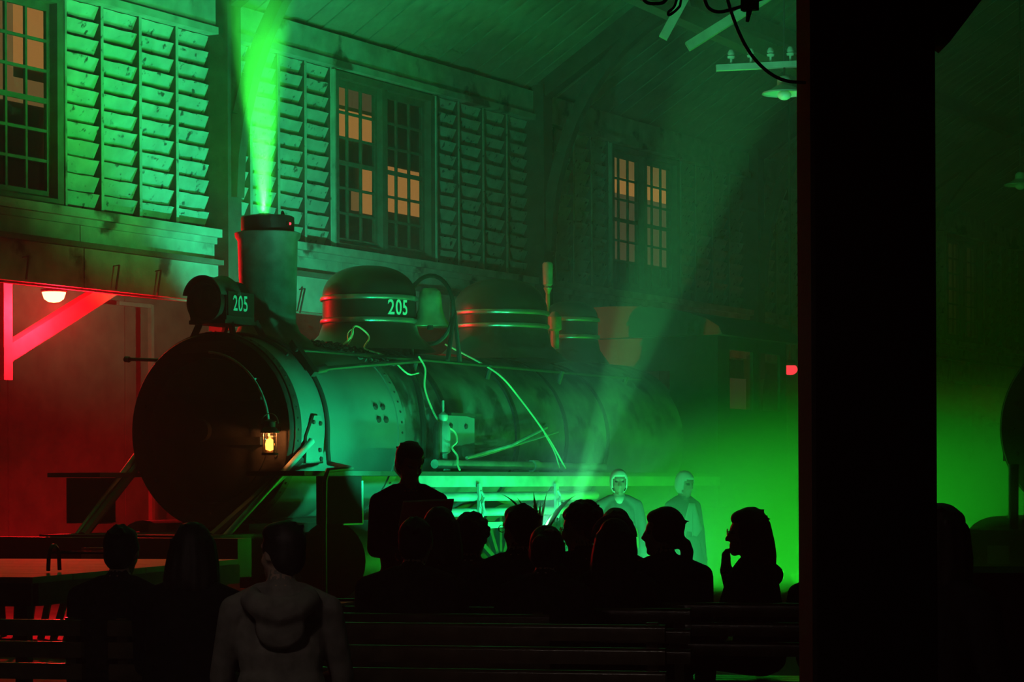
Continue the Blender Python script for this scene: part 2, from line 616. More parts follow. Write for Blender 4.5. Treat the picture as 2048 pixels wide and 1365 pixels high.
cover.build('roof_cover', 'roof_boards', roof)
# purlins under the boards
for k, dy in enumerate((2.2, 4.6, 7.0)):
    MB().box(10, X_END, -dy - 0.08, -dy + 0.08, dy * RS - 0.26, dy * RS - 0.03).build('purlin', 'dark_timber', roof)

# --- low aisle behind the long wall
AY = 20.3
aw = struct(empty('wall_aisle'), 'red-lit panelled wall at the back of the low aisle')
for k in range(14):
    x0 = 12.4 + k * 2.36
    MB().box(x0 + 0.012, x0 + 2.348, AY, AY + 0.05, 0, 4.0).build('panel', 'aisle_panel', aw)
MB().box(-8, X_END, AY + 0.05, AY + 0.1, 0, 4.0).build('backing', 'frame_paint', aw)
struct(MB().box(-8, X_END, WY + 0.12, AY + 0.1, 3.98, 4.06).build('ceiling_aisle', 'frame_paint'))

# ================================================================== LOCOMOTIVE
def text_mesh(txt, size, depth, matname):
    """Lettering as a solid mesh, centred, in the XZ plane facing -Y."""
    cu = bpy.data.curves.new('lettering', 'FONT')
    cu.body = txt
    cu.size = size
    cu.extrude = depth
    cu.align_x = 'CENTER'
    cu.align_y = 'CENTER'
    cu.offset = size * 0.012
    cu.space_character = 1.12
    t = bpy.data.objects.new('lettering', cu)
    COL.objects.link(t)
    dg = bpy.context.evaluated_depsgraph_get()
    me = bpy.data.meshes.new_from_object(t.evaluated_get(dg))
    bpy.data.objects.remove(t)
    me.materials.clear()
    me.materials.append(MATS[matname])
    for v in me.vertices:
        x, y, z = v.co
        v.co = (x, -z, y * 1.35)
    return me


BC = 1.96      # boiler centre height


def rivets(n_list, r=0.014):
    m = MB()
    for (p, nrm) in n_list:
        nrm = Vector(nrm).normalized()
        m.lathe(p, nrm, [(r, 0), (r * 0.8, r * 0.55), (0, r * 0.8)], 6)
    return m


def bolts(lst, r, m, parent):
    for (p, nrm) in lst:
        rivets([(p, nrm)], r).build('bolt', m, parent)


def make_loco():
    L = empty('steam_locomotive', (18.63, 13.25, 0))
    c0 = (0, 0, BC)
    X = (1, 0, 0)
    # smokebox and barrel
    sb = MB().lathe(c0, X, [(0.885, 0.02), (0.885, 1.86)], 72).build('smokebox', 'smokebox_grey', L)
    # band with rivets at the smokebox ends
    MB().lathe(c0, X, [(0.885, 0.0), (0.90, 0.0), (0.90, 0.10), (0.885, 0.10)], 72).build('front_band', 'loco_black', sb)
    MB().lathe(c0, X, [(0.885, 1.78), (0.897, 1.78), (0.897, 1.90), (0.86, 1.90)], 72).build('rear_band', 'smokebox_grey', sb)
    rv = []
    for k in range(56):
        a = 2 * PI * k / 56
        d = (0, math.cos(a), math.sin(a))
        for xx in (0.05, 1.84):
            rr = 0.899
            rv.append(((xx, d[1] * rr, BC + d[2] * rr), d))
    for (xx, zz) in ((1.42, 2.20), (1.55, 2.20), (1.44, 2.08), (1.57, 2.08)):      # four bolts on the side
        yy = -math.sqrt(max(0.0, 0.885 ** 2 - (zz - BC) ** 2))
        rv.append(((xx, yy, zz), (0, yy, zz - BC)))
    rivets(rv[:-4], 0.013).build('rivets', 'loco_black', sb)['kind'] = 'stuff'
    bolts(rv[-4:], 0.036, 'loco_black', sb)
    # front plate, ring and door
    fr = MB().lathe(c0, X, [(0.885, 0.02), (0.885, -0.03), (0.87, -0.05), (0.66, -0.05), (0.66, -0.02)], 72).build('smokebox_front', 'loco_front', L)
    dr = MB().lathe(c0, X, [(0.655, 0.0), (0.655, -0.06), (0.60, -0.09), (0.3, -0.14), (0.0, -0.16)], 60).build('smokebox_door', 'loco_front', L)
    for zz in (0.30, -0.10):
        MB().box(-0.15, -0.10, -0.62, 0.42, BC + zz - 0.035, BC + zz + 0.035).build('hinge_strap', 'loco_front', dr)
    MB().lathe((-0.15, 0, BC), X, [(0.0, -0.06), (0.10, -0.06), (0.10, 0.0)], 24).build('door_boss', 'loco_front', dr)
    dg = []
    for k in range(20):
        a = 2 * PI * k / 20
        dg.append(((-0.05, 0.76 * math.cos(a), BC + 0.76 * math.sin(a)), (-1, 0, 0)))
    bolts(dg, 0.022, 'loco_front', fr)
    # curved hand rail across the front
    hp = [(-0.14, 0.71 * math.cos(a), BC + 0.71 * math.sin(a)) for a in [math.radians(95 + 90 * j / 22) for j in range(23)]]
    hr = MB().tube(hp, 0.012, 8).build('front_hand_rail', 'pipe_metal', L)
    for j in (0, 11, 22):
        MB().tube([hp[j], (0.0, hp[j][1], hp[j][2])], 0.010, 6).build('stanchion', 'pipe_metal', hr)
    # boiler courses
    bo = MB().lathe(c0, X, [(0.86, 1.90), (0.86, 4.2)], 64).build('boiler_course', 'boiler_grey', L)
    MB().lathe(c0, X, [(0.875, 4.2), (0.875, 6.3)], 64).build('boiler_course', 'boiler_grey', L)
    MB().lathe(c0, X, [(0.86, 6.3), (0.93, 6.6), (0.93, 8.3), (0.0, 8.3)], 64).build('firebox_wrapper', 'boiler_grey', L)
    for xx in (2.75, 4.2, 5.3, 6.3):
        MB().lathe(c0, X, [(0.86, xx - 0.035), (0.885, xx - 0.035), (0.885, xx + 0.035), (0.86, xx + 0.035)], 64).build('boiler_band', 'loco_black', L)
    # chimney
    ch = MB().lathe((0.90, 0, 0), (0, 0, 1), [(0.46, 2.74), (0.40, 2.82), (0.30, 2.90), (0.262, 3.0), (0.282, 3.76), (0.305, 3.79), (0.312, 3.83), (0.285, 3.84), (0.25, 3.84), (0.24, 3.2)], 48).build('chimney', 'stack_grey', L)
    # headlight: box case, round lens barrel under a curved visor, number panels
    hb = MB()
    hb.box(-0.06, 0.38, -0.20, 0.20, 2.96, 3.22)
    hb.lathe((0.16, 0, 3.16), (1, 0, 0), [(0.0, -0.22), (0.18, -0.22), (0.18, 0.2), (0.0, 0.2)], 28)
    hl = hb.build('headlight_case', 'loco_black', L)
    MB().lathe((-0.06, 0, 3.12), (-1, 0, 0), [(0.185, 0.0), (0.19, 0.07), (0.175, 0.07), (0.16, 0.02), (0, 0.0)], 32).build('lens_barrel', 'loco_black', hl)
    vis = MB()
    vp, vf = [], []
    for j in range(17):
        a = math.radians(10 + 160 * j / 16)
        for (xx, r) in ((-0.16, 0.215), (0.02, 0.20), (0.14, 0.23)):
            vp.append((xx, r * math.cos(a), 3.15 + r * math.sin(a)))
            vp.append((xx, (r - 0.012) * math.cos(a), 3.15 + (r - 0.012) * math.sin(a)))
    for j in range(16):
        for k in range(2):
            a, b = j * 6 + 2 * k, (j + 1) * 6 + 2 * k
            vf += [(a, b, b + 2, a + 2), (a + 1, a + 3, b + 3, b + 1)]
        vf += [(j * 6, j * 6 + 1, j * 6 + 7, j * 6 + 6), (j * 6 + 4, j * 6 + 10, j * 6 + 11, j * 6 + 5)]
    vis.add(vp, vf, True).build('visor', 'stack_grey', hl)
    MB().lathe((-0.075, 0, 3.12), (-1, 0, 0), [(0.0, 0.035), (0.1, 0.03), (0.175, 0.0)], 28).build('lens', 'lantern_glass', hl)
    for s_ in (-1, 1):
        np_ = MB().box(-0.05, 0.36, 0.205 * s_ - 0.008, 0.205 * s_ + 0.008, 3.0, 3.22).build('number_panel', 'black_plastic', hl)
        tm = text_mesh('205', 0.145, 0.003, 'white_letters')
        t = obj('numerals', tm, np_, (0.135, 0.217 * s_, 3.11), 0 if s_ < 0 else PI)
        t['label'] = 'pale numerals 205'
    bk = MB()
    for s_ in (-1, 1):
        bk.bar((0.05, 0.16 * s_, 2.97), (-0.02, 0.30 * s_, 2.62), 0.03, 0.06)
        bk.bar((0.45, 0.16 * s_, 2.97), (0.5, 0.25 * s_, 2.78), 0.03, 0.06)
    bk.box(-0.08, 0.42, -0.2, 0.2, 2.93, 2.965)
    bk.bar((-0.05, -0.3, 2.72), (-0.05, 0.3, 2.72), 0.05, 0.10)
    bk.build('headlight_bracket', 'loco_black', L)
    # marker bracket sticking out of the far shoulder
    mk = MB().tube([(0.02, 0.60, 2.62), (0.02, 0.98, 2.64)], 0.016, 8)
    mk.tube([(0.02, 0.95, 2.635), (0.02, 1.0, 2.64)], 0.028, 8)
    mk.build('marker_bracket', 'loco_black', L)
    # domes

    def dome(name, x, r, zb, z_band0, z_band1, ztop, letters=None):
        pr = [(r * 1.42, zb - 0.10), (r * 1.25, zb - 0.02), (r * 1.08, zb + 0.06), (r, z_band0 - 0.03), (r, z_band1 + 0.03)]
        hh = ztop - z_band1 - 0.03
        for j in range(1, 11):
            a = PI / 2 * j / 10
            pr.append((r * math.cos(a) ** 0.8 if j < 10 else 0.0, z_band1 + 0.03 + hh * math.sin(a)))
        d = MB().lathe((x, 0, 0), (0, 0, 1), pr, 48).build(name, 'dome_black', L)
        for zz in (z_band0, z_band1):
            b = MB().lathe((x, 0, 0), (0, 0, 1), [(r, zz - 0.028), (r + 0.02, zz - 0.02), (r + 0.026, zz), (r + 0.02, zz + 0.02), (r, zz + 0.028)], 48).build('band', 'bright_band', d)
            b['label'] = 'bright metal band'
        if letters:
            for s_ in (-1, 1):
                me = text_mesh(letters, 0.155, 0.003, 'white_letters')
                for v in me.vertices:          # wrap the figures around the dome
                    a = v.co.x / r
                    q = r + 0.006 - v.co.y
                    v.co.x, v.co.y = q * math.sin(a), -q * math.cos(a)
                t = obj('numerals', me, d, (x, 0, (z_band0 + z_band1) / 2), (0 if s_ < 0 else PI) - 0.36
                          )
                t['label'] = 'pale numerals on the dome'
        return d

    dome('sand_dome', 2.70, 0.47, 2.90, 3.10, 3.325, 3.66, '205')
    dome('steam_dome', 5.42, 0.52, 2.92, 3.19, 3.335, 3.72)
    dome('rear_dome', 7.10, 0.32, 2.95, 3.16, 3.36, 3.58)
    # whistle and valves
    wh = MB().tube([(6.45, -0.05, 2.85), (6.45, -0.05, 3.62)], 0.025, 8)
    wh.lathe((6.45, -0.05, 3.62), (0, 0, 1), [(0.02, 0), (0.045, 0.06), (0.05, 0.07), (0.035, 0.09), (0.055, 0.11), (0.06, 0.34), (0.045, 0.36), (0.0, 0.37)], 16)
    wh.build('whistle', 'pipe_metal', L)
    MB().lathe((6.48, -0.12, 3.0), (0, 0, 1), [(0.05, 0), (0.05, 0.2), (0.08, 0.22), (0.08, 0.36), (0.03, 0.42), (0, 0.42)], 14).build('safety_valve', 'pipe_metal', L)
    # bell in its yoke
    by = empty('bell_assembly')
    by.parent = L
    bx, bz, byy = 3.02, 3.24, -0.52
    MB().lathe((bx, byy, 0), (0, 0, 1), [(0.0, bz + 0.20), (0.07, bz + 0.195), (0.105, bz + 0.16), (0.115, bz + 0.08), (0.125, bz - 0.02), (0.15, bz - 0.10), (0.195, bz - 0.165), (0.205, bz - 0.185), (0.18, bz - 0.185)], 32).build('bell', 'brass', by)
    MB().tube([(bx, byy, bz - 0.05), (bx, byy, bz - 0.22)], [0.015, 0.035], 8).build('clapper', 'loco_black', by)
    yk = MB()
    yp = [(bx, byy + 0.27 * math.cos(a), bz - 0.02 + 0.345 * math.sin(a)) for a in [2 * PI * j / 28 for j in range(29)]]
    yk.tube(yp, 0.022, 8)
    for s_ in (-1, 1):
        yk.tube([(bx - 0.12, byy + 0.27 * s_, 2.70), (bx, byy + 0.28 * s_, bz - 0.05), (bx + 0.12, byy + 0.27 * s_, 2.70)], 0.025, 8)
    yk.build('yoke', 'loco_black', by)
    # hand rail pipes with clamps along the near shoulder, far side mirrored
    for s_ in (-1, 1):
        MB().tube([(0.60, 0.72 * s_, 2.52), (1.5, 0.72 * s_, 2.60), (2.5, 0.72 * s_, 2.68)], 0.022, 8).build('hand_rail', 'loco_black', L)
        MB().tube([(0.45, 0.60 * s_, 2.70), (2.5, 0.64 * s_, 2.70), (7.6, 0.66 * s_, 2.68)], 0.018, 8).build('hand_rail', 'loco_black', L)
        MB().bar((0.47, 0.80 * s_, 2.47), (0.53, 0.52 * s_, 2.78), 0.06, 0.06).build('rail_clamp', 'loco_black', L)
        MB().tube([(0.56, 0.74 * s_, 2.51), (0.72, 0.74 * s_, 2.535)], 0.046, 10).build('rail_clamp', 'loco_black', L)
        for xx in (2.5, 4.0, 5.6, 7.2):
            MB().tube([(xx, 0.62 * s_, 2.56), (xx, 0.67 * s_, 2.70)], 0.028, 8).build('rail_clamp', 'loco_black', L)
    # bracing pipes and brackets on the boiler side
    sp = MB()
    sp.tube(spline([(2.46, -0.60, 2.66), (2.30, -0.80, 2.40), (2.18, -0.93, 2.05), (2.05, -1.0, 1.72)], 5), 0.030, 8)
    sp.build('injector_pipe', 'loco_black', L)
    sp = MB()
    sp.tube([(2.55, -1.2, 1.72), (3.6, -1.12, 1.86), (4.6, -1.0, 2.06)], 0.018, 8)
    sp.tube([(2.6, -1.18, 1.70), (4.9, -0.98, 2.02)], 0.012, 6)
    sp.build('reach_rod', 'pipe_metal', L)
    # lubricator / pump column on a plate
    pu = MB().lathe((2.34, -1.06, 0), (0, 0, 1), [(0.0, 1.60), (0.075, 1.60), (0.075, 1.66), (0.045, 1.68), (0.045, 1.76), (0.07, 1.78), (0.07, 2.02), (0.05, 2.05), (0.03, 2.08), (0.045, 2.10), (0.045, 2.14), (0.012, 2.17), (0.012, 2.28), (0, 2.28)], 16).build('pump', 'pipe_metal', L)
    pb = MB().tube([(2.20, -1.08, 2.05), (2.14, -1.1, 1.98), (2.14, -1.1, 1.68), (2.2, -1.08, 1.62), (2.34, -1.06, 1.62)], 0.035, 8)
    pb.build('feed_pipe', 'loco_black', pu)
    pl = MB().prism([(2.45, 1.62), (3.10, 1.62), (3.10, 2.12), (2.95, 2.14), (2.55, 2.14), (2.45, 2.0)], -0.98, -0.90, 'Y').build('mounting_plate', 'smokebox_grey', L)
    bolts([((2.62, -0.98, 2.04), (0, -1, 0)), ((2.92, -0.98, 2.04), (0, -1, 0)), ((2.62, -0.98, 1.80), (0, -1, 0))], 0.03, 'loco_black', pl)
    MB().box(2.5, 3.12, -1.06, -0.80, 2.14, 2.165).build('plate_cap', 'loco_black', pl)
    # running board and pipes under it
    for s_ in (-1, 1):
        y0, y1_ = sorted((0.80 * s_, 1.40 * s_))
        MB().box(-0.62, 8.2, y0, y1_, 1.545, 1.585).build('running_board', 'loco_black', L)
        MB().box(1.25, 8.2, 1.38 * s_ - 0.015, 1.38 * s_ + 0.015, 1.44, 1.545).build('valance', 'pipe_metal', L)
    MB().tube([(1.9, -1.22, 1.66), (3.0, -1.22, 1.655), (5.5, -1.22, 1.64)], 0.045, 10).build('steam_pipe', 'pipe_metal', L)
    MB().tube([(3.85, -1.22, 1.65), (3.97, -1.22, 1.65)], 0.062, 10).build('pipe_union', 'pipe_metal', L)
    for zz, rr in ((1.345, 0.046), (1.195, 0.042)):
        MB().tube([(1.0, -1.37, zz), (5.0, -1.37, zz)], rr, 10).build('cooling_pipe', 'pipe_metal', L)
    for xx in (2.42, 4.02):
        hg = MB().box(xx - 0.03, xx + 0.03, -1.43, -1.405, 1.14, 1.47)
        hg.tube([(xx + 0.01, -1.44, 1.27), (xx + 0.01, -1.41, 1.27)], 0.045, 10)
        hg.tube([(xx, -1.43, 1.40), (xx + 0.03, -1.45, 1.34), (xx, -1.45, 1.28), (xx + 0.03, -1.45, 1.20), (xx, -1.43, 1.12)], 0.014, 6)
        hg.build('pipe_hanger', 'pipe_metal', L)
    # frames, cylinders, wheels, rods
    for s_ in (-1, 1):
        MB().box(-0.3, 8.4, 0.55 * s_ - 0.05, 0.55 * s_ + 0.05, 0.55, 1.12).build('frame_plate', 'loco_black', L)
        MB().lathe((0.35, 1.05 * s_, 0.78), X, [(0.0, 0.0), (0.36, 0.0), (0.36, 0.9), (0.0, 0.9)], 28).build('cylinder', 'loco_black', L)
        ca = MB().box(-0.36, 0.32, 1.37 * s_ - 0.02, 1.37 * s_ + 0.02, 1.12, 1.54).build('valve_chest_cover', 'matt_black', L)
        tm_ = MB()
        yy = 1.395 * s_
        tm_.bar((0.32, yy, 1.115), (0.32, yy, 1.50), 0.014, 0.014).bar((0.0, yy, 1.115), (0.32, yy, 1.115), 0.014, 0.014)
        tm_.build('cover_edge', 'pipe_metal', ca)
        for k, xx in enumerate((2.55, 3.90, 5.25, 6.6)):
            w = MB()
            w.lathe((xx, 0.75 * s_, 0.64), (0, s_, 0), [(0.50, 0.0), (0.66, -0.01), (0.64, 0.03), (0.62, 0.13), (0.50, 0.13), (0.50, 0.0)], 40)
            w.lathe((xx, 0.75 * s_, 0.64), (0, s_, 0), [(0.0, 0.0), (0.13, 0.0), (0.13, 0.15), (0.0, 0.15)], 16)
            for j in range(12):
                a = 2 * PI * j / 12
                w.bar((xx, 0.81 * s_, 0.64), (xx + 0.52 * math.cos(a), 0.81 * s_, 0.64 + 0.52 * math.sin(a)), 0.05, 0.05, up=(0, 1, 0))
            w.build('driving_wheel', 'loco_black', L)
        MB().bar((2.55, 0.98 * s_, 0.50), (6.6, 0.98 * s_, 0.50), 0.04, 0.11).build('side_rod', 'pipe_metal', L)
        MB().bar((1.25, 1.10 * s_, 0.78), (3.90, 1.06 * s_, 0.50), 0.04, 0.11).build('main_rod', 'pipe_metal', L)
        MB().bar((1.7, 1.2 * s_, 1.06), (3.2, 1.2 * s_, 1.06), 0.08, 0.06).build('guide_bar', 'pipe_metal', L)
        MB().prism([(1.7, 1.02), (2.5, 1.02), (2.25, 0.82), (1.7, 0.62)], 1.12 * s_, 1.16 * s_, 'Y').build('guide_bracket', 'pipe_metal', L)
        pw_ = MB().lathe((-0.15, 0.75 * s_, 0.36), (0, s_, 0), [(0.0, 0.0), (0.36, 0.0), (0.34, 0.04), (0.33, 0.12), (0.0, 0.12)], 28)
        pw_.build('pilot_wheel', 'loco_black', L)
        # diagonal smokebox braces down to the pilot deck, with foot plate on the smokebox
        br = MB().tube([(0.22, 0.93 * s_, 1.86), (-0.95, 0.80 * s_, 1.02)], 0.030, 10)
        br.build('brace_rod', 'pipe_metal', L)
        MB().tube([(0.10, 0.88 * s_, 1.70), (-1.0, 0.70 * s_, 1.02)], 0.045, 8).build('brace_rod', 'loco_black', L)
        fp = MB()
        fp.prism([(0.14, 1.66), (0.42, 1.66), (0.44, 2.0), (0.38, 2.09), (0.28, 2.09), (0.16, 1.9)], 0.905 * s_ - 0.012, 0.905 * s_ + 0.012, 'Y')
        fpo = fp.build('brace_foot', 'smokebox_grey', L)
        bolts([((0.26, 0.92 * s_, 2.03), (0, s_, 0)), ((0.37, 0.92 * s_, 2.02), (0, s_, 0)), ((0.36, 0.92 * s_, 1.78), (0, s_, 0)), ((0.38, 0.92 * s_, 1.70), (0, s_, 0))], 0.024, 'loco_black', fpo)
    MB().box(-1.35, 0.4, -0.9, 0.9, 1.0, 1.04).build('pilot_deck', 'loco_black', L)
    MB().prism([(-0.62, 0.9), (0.62, 0.9), (0.42, 1.16), (-0.42, 1.16)], 0.3, 1.5, 'X').build('saddle', 'loco_black', L)
    pbm = MB().box(-1.55, -1.35, -1.35, 1.35, 0.70, 1.02).build('pilot_beam', 'loco_black', L)
    MB().box(-1.75, -1.55, -0.12, 0.12, 0.74, 0.94).build('coupler', 'pipe_metal', pbm)
    cowc = MB()
    for k in range(13):
        y = -1.2 + 0.2 * k
        cowc.bar((-1.52, y, 0.70), (-1.95 + 0.22 * abs(y), y * 0.85, 0.14), 0.05, 0.04)
    cowc.box(-1.9, -1.5, -1.15, 1.15, 0.10, 0.16)
    cowc.build('pilot_bars', 'loco_black', L)
    # cab
    cb = MB()
    for s_ in (-1, 1):
        y = 1.35 * s_
        cb.box(8.2, 10.3, y - 0.02, y + 0.02, 1.2, 2.35).box(8.2, 8.55, y - 0.02, y + 0.02, 2.35, 3.2).box(9.25, 9.45, y - 0.02, y + 0.02, 2.35, 3.2).box(10.1, 10.3, y - 0.02, y + 0.02, 2.35, 3.2).box(8.2, 10.3, y - 0.02, y + 0.02, 3.05, 3.25)
    cb.box(8.2, 8.24, -1.35, -0.75, 1.2, 3.2).box(8.2, 8.24, 0.75, 1.35, 1.2, 3.2).box(8.2, 8.24, -0.75, 0.75, 2.8, 3.3)
    cab = cb.build('cab', 'loco_black', L)
    ra = [(1.5 * math.cos(a), 3.2 + 0.38 * math.sin(a)) for a in [PI * j / 12 for j in range(13)]]
    MB().prism(ra, 8.05, 10.5, 'X').build('cab_roof', 'loco_black', cab)
    MB().box(8.2, 10.4, -1.3, 1.3, 1.1, 1.18).build('cab_floor', 'loco_black', cab)
    return L


loco = make_loco()
tag(loco, 'grey steam locomotive numbered 205 with dark domes, bell and open chimney', 'locomotive')
loco2 = copy_tree(loco)
loco2.location = (22.64, 6.26, 0)
for ch in list(loco2.children):
    if ch.name.split('.')[0] in ('running_board', 'valance', 'valve_chest_cover', 'brace_rod', 'marker_bracket'):
        for g in list(ch.children):
            bpy.data.objects.remove(g)
        bpy.data.objects.remove(ch)
MB().tube([(-1.02, 0.46, 1.03), (-1.0, 0.46, 1.62)], 0.045, 10).build('grab_post', 'loco_black', loco2)
MB().box(-1.575, -1.55, 0.33, 0.52, 0.75, 0.91).build('marker_plate', 'white_letters', loco2)
tag(loco2, 'second locomotive at the edge of the picture, only its dark round smokebox front showing', 'locomotive')

# cables, rope, hose and lantern hung on the first locomotive (world coordinates, offset from the locomotive)
LO = Vector((18.63, 13.25, 0))


def lw(pts):
    return [Vector(p) + LO for p in pts]


def cable(name, pts, r, m, label, cat='cable', k=6):
    return tag(MB().tube(spline(lw(pts), k), r, 6).build(name, m), label, cat)


cable('power_cable', [(1.55, -0.42, 2.80), (1.62, -0.46, 2.88), (1.78, -0.40, 2.99), (1.98, -0.36, 2.98), (2.05, -0.40, 2.90), (1.9, -0.44, 2.80), (1.86, -0.50, 2.765), (2.02, -0.58, 2.72), (2.12, -0.64, 2.66), (2.2, -0.75, 2.54), (2.45, -0.72, 2.56)], 0.009, 'cable_yellow', 'pale yellow cable looping over the smokebox between chimney and sand dome')
cable('thin_cable', [(1.66, -0.40, 2.80), (1.75, -0.40, 2.90), (1.72, -0.42, 2.96), (1.64, -0.42, 2.92), (1.60, -0.44, 2.83)], 0.006, 'cable_yellow', 'thin pale wire loop standing up in front of the sand dome')
cable('side_cable', [(2.42, -0.74, 2.72), (2.44, -0.80, 2.60), (2.36, -0.84, 2.42), (2.36, -0.9, 2.25), (2.40, -0.98, 2.08), (2.52, -1.08, 1.98), (2.46, -1.14, 1.88), (2.30, -1.18, 1.82), (2.28, -1.25, 1.74), (2.16, -1.32, 1.66), (2.12, -1.37, 1.60)], 0.010, 'cable_yellow', 'pale cable winding down the boiler side past the pump')
cable('bell_rope', [(3.78, -0.25, 2.92), (3.95, -0.62, 2.70), (4.02, -0.80, 2.56), (4.15, -0.92, 2.36), (4.26, -1.08, 2.10), (4.33, -1.22, 1.86), (4.38, -1.34, 1.62)], 0.010, 'cable_yellow', 'pale rope falling from the bell down the boiler to the running board', 'rope')
cable('bell_rope_tail', [(4.28, -1.14, 2.0), (4.30, -1.25, 1.80), (4.26, -1.33, 1.63)], 0.007, 'cable_yellow', 'short frayed end of rope beside the bell rope foot', 'rope')
# black hose over the smokebox shoulder and straight down
hs = [(0.52, 0.905 * math.cos(a), BC + 0.905 * math.sin(a)) for a in [math.radians(100 + 80 * j / 16) for j in range(17)]]
hs += [(0.50, -0.915, 1.8), (0.42, -0.98, 1.66), (0.10, -1.42, 1.61), (-0.30, -1.43, 1.59), (-0.36, -1.44, 1.5), (-0.37, -1.44, 1.1), (-0.37, -1.44, 0.5)]
tag(MB().tube(lw(hs), 0.022, 8).build('rubber_hose', 'cable_black'), 'black rubber hose draped round the smokebox and hanging straight down', 'hose')
hs = [(0.36, 0.900 * math.cos(a), BC + 0.900 * math.sin(a)) for a in [math.radians(70 + 60 * j / 12) for j in range(13)]]
tag(MB().tube(lw(hs), 0.016, 8).build('rubber_hose', 'cable_black'), 'thinner black hose lying across the top of the smokebox', 'hose')
# chain heaped in front of the sand dome
chn = empty('chain', tuple(LO))
cp = spline([(1.10, -0.30, 2.80), (1.30, -0.36, 2.80), (1.45, -0.42, 2.775), (1.6, -0.52, 2.72), (1.72, -0.60, 2.665), (1.9, -0.62, 2.65), (2.1, -0.63, 2.645), (2.2, -0.55, 2.70), (1.95, -0.5, 2.73), (1.7, -0.44, 2.765), (1.5, -0.34, 2.805)], 5)
lk = MB().tube(arc((0, 0, 0), 0.032, 0, 2 * PI, 10, 'XY'), 0.010, 5).mesh('link', 'loco_black')
for j, p in enumerate(cp):
    o = obj('link', lk, chn, p)
    o.rotation_euler = (0.5 + (PI / 2) * (j % 2), 0.2, j * 0.7)
tag(chn, 'dark chain heaped on top of the smokebox beside the pale cable', 'chain')

# smoke machine on the chimney
sm = empty('smoke_machine', (19.53, 13.25, 3.84))
MB().lathe((0, 0, 0), (0, 0, 1), [(0.0, 0.002), (0.245, 0.002), (0.25, 0.03), (0.25, 0.14), (0.235, 0.15), (0.08, 0.15), (0.08, 0.10), (0, 0.10)], 40).build('housing', 'black_plastic', sm)
nz_ = MB().lathe((-0.02, 0.02, 0.10), (0, 0, 1), [(0.05, 0), (0.05, 0.06), (0.06, 0.075), (0.045, 0.075), (0.04, 0.0)], 16)
nz_.build('nozzle', 'black_plastic', sm)
MB().tube(spline([(0.06, -0.12, 0.15), (0.10, -0.10, 0.20), (0.16, -0.08, 0.17), (0.2, -0.04, 0.19), (0.22, 0.02, 0.15)], 5), 0.012, 6).build('hose', 'cable_black', sm)
emit('led_red', (1.0, 0.01, 0.02), 14.0)
MB().ell((0.0, -0.252, 0.07), (0.012, 0.008, 0.012), 8, 6).build('indicator_lamp', 'led_red', sm)['label'] = 'small glowing red indicator'
MB().box(-0.05, -0.02, -0.258, -0.245, 0.05, 0.09).build('switch', 'black_plastic', sm)
tag(sm, 'black smoke machine with a red indicator sitting on the chimney top', 'smoke machine')

# lantern hanging on the smokebox front
ln = empty('lantern', (18.40, 12.47, 1.73))
MB().lathe((0, 0, 0), (0, 0, 1), [(0.0, 0.0), (0.075, 0.0), (0.075, 0.02), (0.06, 0.03), (0.0, 0.03)], 16).build('base', 'loco_black', ln)
cg = MB()
for k in range(4):
    a = PI / 4 + PI / 2 * k + 0.35
    cg.tube([(0.068 * math.cos(a), 0.068 * math.sin(a), 0.01), (0.068 * math.cos(a), 0.068 * math.sin(a), 0.20)], 0.005, 6)
cg.build('cage_bar', 'loco_black', ln)
MB().lathe((0, 0, 0), (0, 0, 1), [(0.085, 0.195), (0.085, 0.21), (0.05, 0.25), (0.05, 0.29), (0.06, 0.30), (0.0, 0.32)], 16).build('cap', 'loco_black', ln)
MB().tube(arc((0, 0, 0.28), 0.09, 0, PI, 12, 'YZ'), 0.005, 6).build('bail_handle', 'pipe_metal', ln)
MB().lathe((0, 0, 0), (0, 0, 1), [(0.055, 0.03), (0.062, 0.09), (0.058, 0.15), (0.045, 0.195)], 16).build('glass_globe', 'lantern_glass', ln)
emit('flame', (1.0, 0.24, 0.035), 7.0)
MB().lathe((0, 0, 0), (0, 0, 1), [(0.0, 0.035), (0.038, 0.05), (0.042, 0.10), (0.034, 0.13), (0.0, 0.16)], 12).build('flame', 'flame', ln)['label'] = 'bright orange flame'
light('lantern_light', 'POINT', (0.0, -0.01, 0.178), (1.0, 0.30, 0.08), LANTERN_W, ln, size=0.008)
MB().bar((18.44, 12.47, 1.72), (18.60, 12.47, 1.72), 0.05, 0.012).build('bracket', 'loco_black', ln).matrix_parent_inverse = ln.matrix_world.inverted()
tag(ln, 'small caged lantern burning orange on the black smokebox front', 'lantern')

# ================================================================== PEOPLE
from mathutils import kdtree


